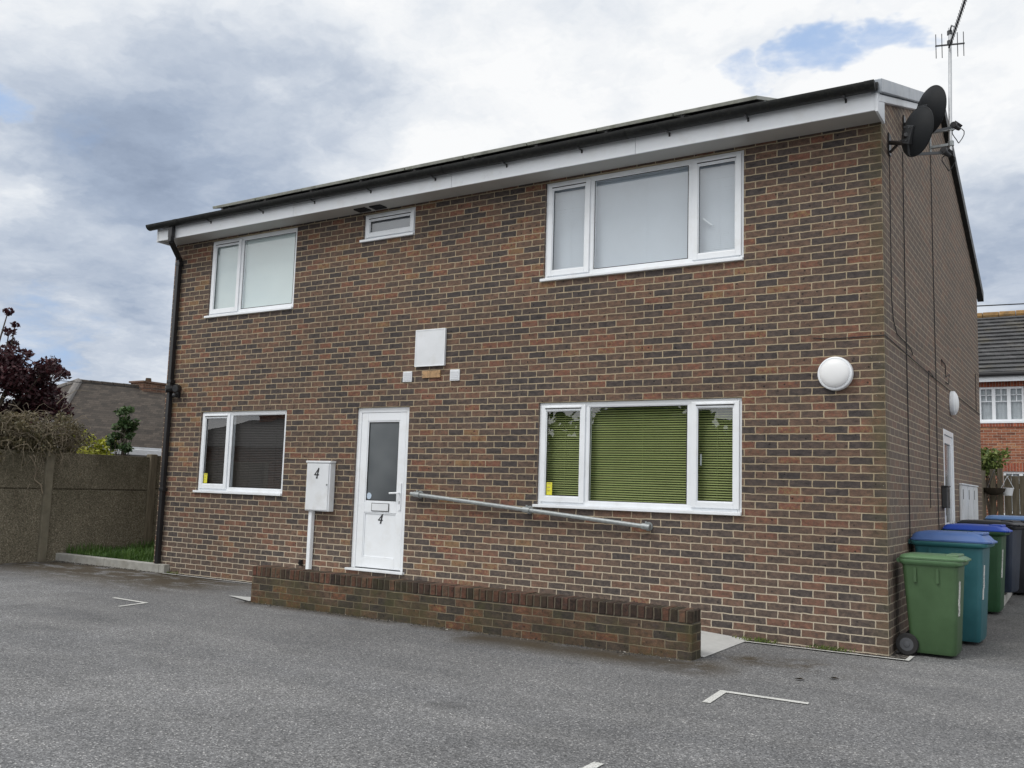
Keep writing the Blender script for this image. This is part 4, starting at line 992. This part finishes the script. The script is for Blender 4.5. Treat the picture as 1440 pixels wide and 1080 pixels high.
SLZ = gz(0, 5)+0.11
b = MB(); b.box(0.02, 0.60, 4.35, 7.4, 0.1, SLZ); struct(b.build('concrete_step', M['concrete'], bevel=0.008))
wheelie((0.44, 4.75, SLZ), R(-10), 0.74, 0.58, 0.955, M['bin_navy'], M['bin_black'], M['bin_black'], 'navy wheelie bin with black lid on the concrete step', 0.03, 0.10, False)
wheelie((0.63, 5.85, gz(0, 5.8)), R(6), 0.74, 0.58, 1.115, M['bin_black'], M['bin_black'], M['bin_lblue'], 'black wheelie bin with light blue lid, furthest along the side passage', 0.035, 0.10, False)

# ------------------------------------------------------------------ foliage helpers
def leaf(b, p_, size, rg, droop=0.0):
    n_ = Vector((rg.gauss(0, 1), rg.gauss(0, 1), rg.gauss(0, 1)+0.6)).normalized(); t_ = n_.orthogonal().normalized()
    a_ = rg.uniform(0, 6.28); u_ = t_*math.cos(a_)+n_.cross(t_)*math.sin(a_); v_ = n_.cross(u_); s_ = size*rg.uniform(0.6, 1.25)
    b.quad(p_-u_*s_*0.5, p_+v_*s_*0.27-u_*s_*0.05, p_+u_*s_*0.5, p_-v_*s_*0.27-u_*s_*0.05)
def cluster(b, c, rad, n_, size, rg):
    for _ in range(n_):
        v = Vector((rg.gauss(0, 1), rg.gauss(0, 1), rg.gauss(0, 1))); v = v/max(v.length, 1e-3)*rg.random()**0.45
        leaf(b, Vector(c)+Vector((v.x*rad, v.y*rad, v.z*rad*0.8)), size, rg)
def curve_pts(a_, b_, sag, rg, n_=6, wob=0.05):
    a_, b_ = Vector(a_), Vector(b_); out = []
    for k_ in range(n_+1):
        f = k_/n_; q = a_.lerp(b_, f); q.z += sag*4*f*(1-f)
        if 0 < k_ < n_: q += Vector((rg.uniform(-wob, wob), rg.uniform(-wob, wob), rg.uniform(-wob, wob)))
        out.append(q)
    return out
def tree(name, base, clusters, leafmat, size, nper, label, cat, trunk_r, seed, barkm=None, fork=0.35):
    rg = random.Random(seed); r = empty(name, base, label, cat); bs_ = Vector(base)
    top = Vector((sum(c[0][0] for c in clusters)/len(clusters), sum(c[0][1] for c in clusters)/len(clusters), sum(c[0][2] for c in clusters)/len(clusters)))
    fk = bs_.lerp(top, fork)
    t_ = MB(); t_.tube(curve_pts(bs_, fk, 0, rg, 4, 0.03), trunk_r, 8, r1=trunk_r*0.75)
    for c, rad in clusters: t_.tube(curve_pts(fk, c, 0.05, rg, 5, 0.06), trunk_r*0.42, 5, r1=trunk_r*0.08)
    t_.build('trunk', barkm or M['bark'], r, smooth=True)
    b = MB()
    for c, rad in clusters: cluster(b, c, rad, int(nper*(rad/0.4)**2), size, rg)
    b.build('crown', leafmat, r)
    return r
rg = random.Random(21); cl = []
TX, TY = -17.2, 0.75
# crown: broad mass with ragged edge, thin sprays on top
for i in range(64):
    y = rg.uniform(-1.6, 2.15); x = TX+rg.uniform(-0.9, 0.9)
    hmax = 4.05-0.30*max(0, y-0.4)-0.28*abs(min(0, y+0.2))-0.22*max(0, y-1.2)
    z = rg.uniform(2.25, hmax); cl.append(((x, y, z), rg.uniform(0.26, 0.44)))
for (y, z, q) in ((1.05, 4.35, 0.13), (1.3, 4.15, 0.14), (0.75, 4.55, 0.12), (1.5, 3.95, 0.14), (2.05, 3.85, 0.16), (2.35, 3.75, 0.14), (2.2, 3.6, 0.17), (1.85, 3.3, 0.22), (2.25, 3.25, 0.16), (2.3, 2.9, 0.2), (0.5, 4.75, 0.1), (1.0, 4.75, 0.11), (0.2, 4.5, 0.13), (1.85, 3.7, 0.14), (1.3, 4.55, 0.09)):
    cl.append(((TX+rg.uniform(-0.3, 0.3), y, z), q))
tree('purple_tree', (TX, TY-0.1, 0.1), cl, M['purple'], 0.105, 620, 'dark purple leaved tree standing behind the concrete fence', 'tree', 0.13, 4)

# straggly climber draped over the fence
rg = random.Random(9); r = empty('climbing_shrub', (-13.35, -0.4, 0.1), 'straggly olive brown climber with bare twigs hanging over the concrete fence', 'shrub')
b = MB()
b.tube(curve_pts((-13.4, -0.5, 0.1), (-13.3, -0.4, 1.9), 0, rg, 5, 0.05), 0.05, 8, r1=0.03)
b.tube(curve_pts((-12.86, -0.45, 1.15), (-12.95, -0.75, 1.95), 0.0, rg, 6, 0.05), 0.012, 6)
for i in range(420):
    a_ = Vector((-13.25+rg.gauss(0, 0.18), rg.gauss(-0.45, 0.45), 1.95+rg.gauss(0, 0.2)))
    ang = rg.uniform(0, 6.28); L = rg.uniform(0.35, 0.95)
    e_ = a_+Vector((abs(math.cos(ang))*L*0.55-0.05, math.sin(ang)*L*0.8, rg.uniform(-0.62, 0.38)*L))
    if e_.y > 0.45: e_.y = rg.uniform(-0.1, 0.45)
    b.tube(curve_pts(a_, e_, rg.uniform(0.05, 0.22), rg, 5, 0.03), rg.uniform(0.0035, 0.0075), 4, r1=0.002)
b.build('twigs', M['twig'], r)
b = MB()
for i in range(120):
    y = rg.uniform(-1.6, 0.35); zt = 2.42-0.42*max(0, y+0.1)-0.05*max(0, -y-1); z = rg.uniform(1.72, zt)
    cluster(b, (-13.25+rg.gauss(0, 0.2), y, z), rg.uniform(0.12, 0.26), 130, 0.055, rg)
for i in range(160): leaf(b, Vector((-13.05+rg.uniform(-0.1, 0.2), rg.uniform(-1.3, 0.55), rg.uniform(1.35, 2.2))), 0.045, rg)
b.build('leaves', M['olive'], r)

rg = random.Random(31); cl = [((-15.1+rg.uniform(-0.25, 0.25), rg.uniform(1.30, 2.25), rg.uniform(1.65, 2.12)), rg.uniform(0.14, 0.22)) for _ in range(24)]+[((-15.1, 1.45, 2.2), 0.15), ((-15.1, 1.75, 2.2), 0.14), ((-15.1, 1.6, 2.28), 0.1), ((-15.1, 2.0, 2.08), 0.12)]
tree('yellow_shrub', (-15.1, 1.75, 0.15), cl, M['yellow_leaf'], 0.085, 420, 'bright yellow green shrub peeping over the concrete fence', 'shrub', 0.04, 6)
rg = random.Random(33); cl = []
for i in range(22):
    z = rg.uniform(2.0, 2.85); wdt = 0.17*(1-abs(z-2.45)/0.7)+0.04
    cl.append(((-14.6+rg.uniform(-0.2, 0.2), 2.12+rg.uniform(-wdt, wdt)+0.1*(z-2.4), z), rg.uniform(0.09, 0.15)))
r = tree('small_bay_tree', (-14.6, 2.12, 0.15), cl, M['green_leaf'], 0.105, 640, 'small upright leafy green tree behind the concrete fence', 'tree', 0.035, 8)

# ------------------------------------------------------------------ concrete fence on the left
FX = -12.95
r = empty('concrete_fence', (FX, -0.4, 0.06), 'brown exposed aggregate concrete panel fence left of the house', 'fence')
posts = [-4.25, -2.30, -0.35, 1.62, 3.6, 5.6]
for i, y in enumerate(posts):
    b = MB(); b.box(FX-0.07, FX+0.075, y-0.068, y+0.068, -0.05, 1.86+0.02*max(0, y)); b.build('post', M['fence_post'] if y < 1 else M['timber'], r, bevel=0.012)
for ya, yb in zip(posts, posts[1:]):
    zg = 0.02*max(0, ya)
    for za, zb in ((0.0, 1.225), (1.2455, 1.84)):
        b = MB(); b.box(FX-0.025, FX+0.025, ya+0.069, yb-0.069, za+zg, zb+zg)
        if za == 0: b.box(FX-0.02, FX+0.002, ya+0.069, yb-0.069, zb+zg, zb+zg+0.0205)
        b.build('panel', M['aggregate'], r, bevel=0.006)

# ------------------------------------------------------------------ bungalow and garage beyond the fence
r = empty('bungalow', (-29, 16, 0.3), 'bungalow with brown tiled hipped roof beyond the concrete fence', 'house')
bx0, bx1, by0, by1, ez, rz_ = -30.3, -22.15, 4.98, 24.0, 2.35, 4.48
ra, rb = Vector(((-26.2), 8.4, rz_)), Vector((-26.2, 19.0, rz_+0.28))
b = MB(); b.box(bx0+0.4, bx1-0.4, by0+0.4, by1-0.4, 0.0, ez); b.build('wall', simple('render', (0.5, 0.47, 0.42), 0.9), r)
b = MB()
c_ = [Vector((bx0, by0, ez)), Vector((bx1, by0, ez)), Vector((bx1, by1, ez)), Vector((bx0, by1, ez))]
b.quad(c_[0], c_[1], ra); b.quad(c_[1], c_[2], rb, ra); b.quad(c_[2], c_[3], rb); b.quad(c_[3], c_[0], ra, rb)
rf = b.build('roof', M['tile_left'], r)
def ridge_tiles(a_, e_, n_, rad, material, par):
    b = MB(); a_, e_ = Vector(a_), Vector(e_)
    for k_ in range(n_): b.tube([a_.lerp(e_, k_/n_), a_.lerp(e_, (k_+0.96)/n_)], rad, 8, r1=rad*0.93)
    return b.build('ridge_tiles', material, par)
ridge_tiles(ra, c_[1], 16, 0.12, M['ridge_left'], rf); ridge_tiles(ra, rb, 26, 0.09, M['tile_left'], rf)
ridge_tiles(ra, c_[0], 16, 0.11, M['ridge_left'], rf)
b = MB(); b.box(-26.6, -25.9, 10.6, 11.5, 4.2, 4.70); b.box(-26.65, -25.85, 10.55, 11.55, 4.701, 4.76); ch = b.build('chimney', M['old_brick'], rf)
b = MB(); b.lathe((-26.2, 11.0, 4.76), (0, 0, 1), [(0.11, 0), (0.09, 0.14)], 14); b.build('chimney_pot', M['brick_low'], ch)
b = MB(); b.box(bx1-0.42, bx1+0.0, by0, by1, ez-0.16, ez-0.01); b.build('fascia', M['upvc_old'], r)
r = empty('flat_roofed_shed', (-18.3, 5.0, 0.2), 'low shed with white flat roof edge just above the concrete fence', 'shed')
b = MB(); b.box(-20.4, -17.1, 2.75, 7.8, 0.0, 1.97); b.build('wall', simple('shed_wall', (0.35, 0.34, 0.33), 0.9), r)
b = MB(); b.box(-20.5, -17.0, 2.6, 7.9, 1.971, 2.10); b.build('roof', M['upvc'], r, bevel=0.01)

# ------------------------------------------------------------------ right hand neighbour
r = empty('neighbour_house', (3.0, 22, 0.4), 'red brick house with grey tiled roof and white windows beyond the gable', 'house')
NX0, NX1, NY = -3.0, 7.0, 20.0
nop = [(-1.12, 0.02, 3.76, 4.74), (-0.55, 0.75, 1.2, 2.36), (2.2, 3.6, 3.76, 4.74), (2.0, 3.4, 1.2, 2.36)]
b = MB(); gxx = sorted({NX0, NX1, *[q for o_ in nop for q in o_[:2]]}); gzz = sorted({0.0, 5.0, *[q for o_ in nop for q in o_[2:]]})
for xa, xb in zip(gxx, gxx[1:]):
    for za, zb in zip(gzz, gzz[1:]):
        if any(o_[0]-1e-6 <= xa and xb <= o_[1]+1e-6 and o_[2]-1e-6 <= za and zb <= o_[3]+1e-6 for o_ in nop): continue
        b.quad((xa, NY, za), (xb, NY, za), (xb, NY, zb), (xa, NY, zb))
b.quad((NX0, NY, 0), (NX0, NY, 5), (NX0, NY+3.4, 7.3), (NX0, NY+6.8, 5), (NX0, NY+6.8, 0)); b.quad((NX1, NY, 0), (NX1, NY+6.8, 0), (NX1, NY+6.8, 5), (NX1, NY+3.4, 7.3), (NX1, NY, 5)); b.quad((NX0, NY+6.8, 0), (NX0, NY+6.8, 5), (NX1, NY+6.8, 5), (NX1, NY+6.8, 0))
b.build('wall', M['red_brick'], r)
for xa, xb, za, zb in nop:
    q = MB(); rect_frame(q, xa, xb, za, zb, 0.06, NY+0.03, NY+0.1)
    n_ = 3
    for k_ in range(1, n_): xm = xa+(xb-xa)*k_/n_; q.box(xm-0.045, xm+0.045, NY+0.031, NY+0.099, za+0.06, zb-0.06)
    for k_ in range(n_):
        l_, h_ = xa+(xb-xa)*k_/n_, xa+(xb-xa)*(k_+1)/n_; xm = (l_+h_)/2
        q.box(xm-0.011, xm+0.011, NY+0.05, NY+0.075, zb-0.40, zb-0.06); q.box(l_+0.045, h_-0.045, NY+0.05, NY+0.075, zb-0.24, zb-0.22); q.box(l_+0.045, h_-0.045, NY+0.05, NY+0.075, zb-0.42, zb-0.40)
    wf = q.build('window', M['upvc'], r)
    q = MB(); q.quad((xa+0.03, NY+0.08, za+0.03), (xb-0.03, NY+0.08, za+0.03), (xb-0.03, NY+0.08, zb-0.03), (xa+0.03, NY+0.08, zb-0.03)); q.build('pane', M['glass'], wf)
    q = MB(); nn = 18
    for k_ in range(nn):
        xl, xr = xa+(xb-xa)*k_/nn, xa+(xb-xa)*(k_+1)/nn; q.quad((xl, NY+0.11+0.02*(k_ % 2), za), (xr, NY+0.11+0.02*((k_+1) % 2), za), (xr, NY+0.11+0.02*((k_+1) % 2), zb), (xl, NY+0.11+0.02*(k_ % 2), zb))
    q.build('net_curtain', simple('net_curtain', (0.62, 0.64, 0.66), 0.9), wf)
    q = MB(); q.box(xa-0.03, xb+0.03, NY-0.05, NY+0.1, za-0.05, za-0.001); q.build('sill', M['upvc'], wf)
    q = MB(); q.box(xa-0.1, xb+0.1, NY-0.012, NY+0.05, zb+0.002, zb+0.235); q.build('lintel', M['soldier'], r)
    q = MB(); q.box(xa-0.1, xb+0.1, NY-0.03, NY+0.05, za-0.15, za-0.052); q.build('brick_sill', M['soldier'], r)
b = MB(); nrow = 15; e_y, e_z, r_y, r_z = NY-0.35, 5.10, NY+3.4, 7.38
for sgn in (1, -1):
    for k_ in range(nrow):
        f0, f1 = k_/nrow, (k_+1)/nrow
        if sgn > 0: yA, yB = e_y+(r_y-e_y)*f0, e_y+(r_y-e_y)*f1
        else: yA, yB = 2*r_y-(e_y+(r_y-e_y)*f0), 2*r_y-(e_y+(r_y-e_y)*f1)
        zA, zB = e_z+(r_z-e_z)*f0, e_z+(r_z-e_z)*f1
        b.quad((NX0-0.1, yA-sgn*0.05, zA+0.035), (NX1+0.1, yA-sgn*0.05, zA+0.035), (NX1+0.1, yB, zB), (NX0-0.1, yB, zB))
        b.quad((NX0-0.1, yA-sgn*0.01, zA-0.025), (NX1+0.1, yA-sgn*0.01, zA-0.025), (NX1+0.1, yA-sgn*0.05, zA+0.035), (NX0-0.1, yA-sgn*0.05, zA+0.035))
rf = b.build('roof', M['tile_right'], r)
ridge_tiles((NX0-0.1, r_y, r_z+0.02), (NX1+0.1, r_y, r_z+0.02), 22, 0.13, M['ridge_right'], rf)
b = MB(); b.box(NX0-0.1, NX1+0.1, e_y+0.05, e_y+0.08, 4.86, 5.06); b.build('fascia', M['upvc'], r)
b = MB(); b.tube([(NX0-0.1, e_y-0.02, 5.06), (NX1+0.1, e_y-0.02, 5.06)], 0.07, 10); b.build('gutter', M['black'], r)

# timber fence, gate posts, hanging pots, shrub behind the bins
r = empty('timber_fence', (1.5, 10.2, 0.34), 'weathered close boarded timber fence at the end of the side passage', 'fence')
b = MB(); rg = random.Random(17); x = 0.20
while x < 4.0:
    wd = 0.118; dyv = rg.uniform(-0.006, 0.006); b.box(x, x+wd, 10.2+dyv, 10.222+dyv, 0.30, 1.985+rg.uniform(-0.01, 0.012)); x += wd+0.006
b.build('boards', M['timber'], r, bevel=0.003)
for z in (0.6, 1.2, 1.75):
    b = MB(); b.box(0.2, 4.0, 10.235, 10.3, z, z+0.09); b.build('rail', M['timber'], r)
b = MB(); y = 9.1; 
while y < 10.1: b.box(-0.125, -0.10, y, y+0.085, 0.3, 2.06+rg.uniform(-0.02, 0.03)); y += 0.10
b.build('boards', M['timber'], r, bevel=0.003)
for px_, py_, zt in ((-0.11, 9.0, 2.2), (0.14, 10.16, 2.12), (0.02, 10.16, 2.1)):
    b = MB(); b.box(px_-0.045, px_+0.045, py_-0.045, py_+0.035, 0.25, zt); b.build('post', M['timber'], r, bevel=0.006)
r = empty('hanging_basket', (0.05, 9.85, 1.6), 'dark brown bowl shaped hanging basket on the timber fence', 'hanging basket')
b = MB(); b.lathe((0.06, 9.85, 1.62), (0, 0, 1), [(0.05, 0), (0.12, 0.02), (0.18, 0.07), (0.205, 0.13), (0.19, 0.13), (0.17, 0.09)], 24); b.build('bowl', M['soil'], r, smooth=True)
b = MB()
for a_ in (0, 2.1, 4.2): b.tube([(0.06+0.19*math.cos(a_), 9.85+0.19*math.sin(a_), 1.74), (0.06, 9.85, 2.05)], 0.004, 4)
b.tube([(0.06, 9.85, 2.05), (0.06, 10.12, 2.08)], 0.008, 5); b.build('chains', M['dark_metal'], r)
r = empty('hanging_pot', (0.26, 9.9, 1.6), 'small white plastic pot hanging from the timber fence', 'plant pot')
b = MB(); b.lathe((0.275, 9.9, 1.62), (0, 0, 1), [(0.075, 0), (0.10, 0.12), (0.108, 0.125), (0.108, 0.14), (0.09, 0.14)], 24); b.build('pot', M['upvc'], r, smooth=True)
b = MB()
for sg in (-1, 1): b.tube([(0.275+0.1*sg, 9.9, 1.755), (0.275, 9.9, 1.97)], 0.004, 4)
b.tube([(0.275, 9.9, 1.97), (0.275, 10.19, 1.975)], 0.006, 5); b.build('hanger', M['upvc'], r)
rg = random.Random(41); cl = [((-0.22+rg.uniform(-0.2, 0.14), 12.6+rg.uniform(-0.3, 0.3), rg.uniform(2.1, 2.62)), rg.uniform(0.10, 0.17)) for _ in range(26)]+[((-0.4, 12.3, 2.45), 0.2), ((-0.02, 12.4, 2.4), 0.17), ((0.06, 12.4, 2.52), 0.12)]
tree('leafy_shrub', (-0.22, 12.6, 0.39), cl, M['fresh_leaf'], 0.10, 330, 'yellow green leafy shrub behind the timber fence', 'shrub', 0.04, 12)

# overhead wires
def wire(a_, e_, sag, label):
    a_, e_ = Vector(a_), Vector(e_); pts = []
    for k_ in range(21):
        f = k_/20; q = a_.lerp(e_, f); q.z -= sag*4*f*(1-f); pts.append(q)
    b = MB(); b.tube(pts, 0.011, 5); o = b.build('overhead_wire', M['cable'], loc=pts[0]); tag(o, label, 'overhead wire')
wire((-0.05, 8.75, 4.93), (14.0, 19.0, 7.1), 0.15, 'thin overhead wire running right from the rear eave')
wire((-24.0, 5.2, 4.18), (-24.0, 22.0, 4.95), 0.1, 'thin overhead wire crossing above the bungalow roof')
# a few fallen leaves
first = None
for i, (x, y) in enumerate(((-0.36, -1.66), (-0.15, -1.44))):
    b = MB(); rg = random.Random(i); b.quad((x-0.04, y-0.02, 0.07), (x, y-0.03, 0.085), (x+0.045, y, 0.072), (x, y+0.025, 0.08))
    tag(b.build('fallen_leaf', M['soil'], loc=(x, y, 0.066)), ('dark fallen leaf on the asphalt, left of the pair', 'dark fallen leaf on the asphalt, right of the pair')[i], 'leaf', 'fallen leaves on the asphalt')

# ------------------------------------------------------------------ what the panes mirror: the far side of the car park
r = empty('gabled_house', (-27, -20, 0.06), 'dark roofed house across the car park seen only mirrored in the lower windows', 'house')
b = MB(); b.box(-36, -19, -27, -19.5, 0, 2.95); b.build('wall', M['red_brick'], r)
b = MB()
for a_, e_ in ((-28.5, -23.2), (-18.0, -23.2)): b.quad((-36.4, a_, 2.9), (-18.6, a_, 2.9), (-20.5, e_, 4.5), (-34.5, e_, 4.5))
b.quad((-36.4, -28.5, 2.9), (-34.5, -23.2, 4.5), (-36.4, -18.0, 2.9)); b.quad((-18.6, -28.5, 2.9), (-18.6, -18.0, 2.9), (-20.5, -23.2, 4.5))
rf = b.build('roof', M['roof_dark'], r)
b = MB(); b.box(-33.6, -32.7, -23.8, -22.8, 4.0, 5.2); b.build('chimney', M['red_brick'], rf)
rg = random.Random(77); cl = []
for i in range(110):
    x = rg.uniform(-17, 1); top_ = 3.0+2.9*math.exp(-((x+12.2)/2.6)**2)+0.5*math.sin(x*1.9); cl.append(((x, -21+rg.uniform(-1, 1), rg.uniform(0.4, top_)), rg.uniform(0.7, 1.1)))
b = MB()
for c, rad in cl: cluster(b, c, rad, int(95*rad*rad), 0.46, rg)
r = empty('tall_hedge', (-7, -21, 0.06), 'tall dark green hedge across the car park seen only mirrored in the lower windows', 'hedge')
b.build('foliage', M['green_leaf'], r)
b = MB(); hx_ = [-18+i*0.8 for i in range(26)]
hz_ = [2.5+2.9*math.exp(-((x+12.2)/2.6)**2)+0.5*math.sin(x*1.9) for x in hx_]
for i in range(25):
    b.quad((hx_[i], -21.2, 0.1), (hx_[i+1], -21.2, 0.1), (hx_[i+1], -21.2, hz_[i+1]), (hx_[i], -21.2, hz_[i])); b.quad((hx_[i], -22.2, 0.1), (hx_[i], -22.2, hz_[i]), (hx_[i+1], -22.2, hz_[i+1]), (hx_[i+1], -22.2, 0.1)); b.quad((hx_[i], -21.2, hz_[i]), (hx_[i+1], -21.2, hz_[i+1]), (hx_[i+1], -22.2, hz_[i+1]), (hx_[i], -22.2, hz_[i]))
b.build('inner_growth', M['green_leaf'], r)

# loose grit and crumbs gathered along the wall feet
b = MB(); rg = random.Random(55)
for i in range(1500):
    if i % 3 == 0: x, y = rg.uniform(-6.8, -1.2), -1.46-abs(rg.gauss(0, 0.05))
    elif i % 3 == 1: x, y = rg.uniform(-10.1, 0.15), -0.02-abs(rg.gauss(0, 0.06))
    else: x, y = rg.uniform(-12.85, -10.3), -0.115-abs(rg.gauss(0, 0.07))
    q = rg.uniform(0.004, 0.013); a = rg.uniform(0, 6.28); z = 0.0665
    p_ = [(x+q*math.cos(a+k_*2.1), y+q*math.sin(a+k_*2.1), z) for k_ in range(3)]; t_ = (x, y, z+q*rg.uniform(0.5, 1.0))
    for k_ in range(3): b.quad(p_[k_], p_[(k_+1) % 3], t_)
tag(b.build('loose_grit', M['gravel']), 'loose dark grit gathered on the asphalt along the wall feet', 'grit', kind='stuff')
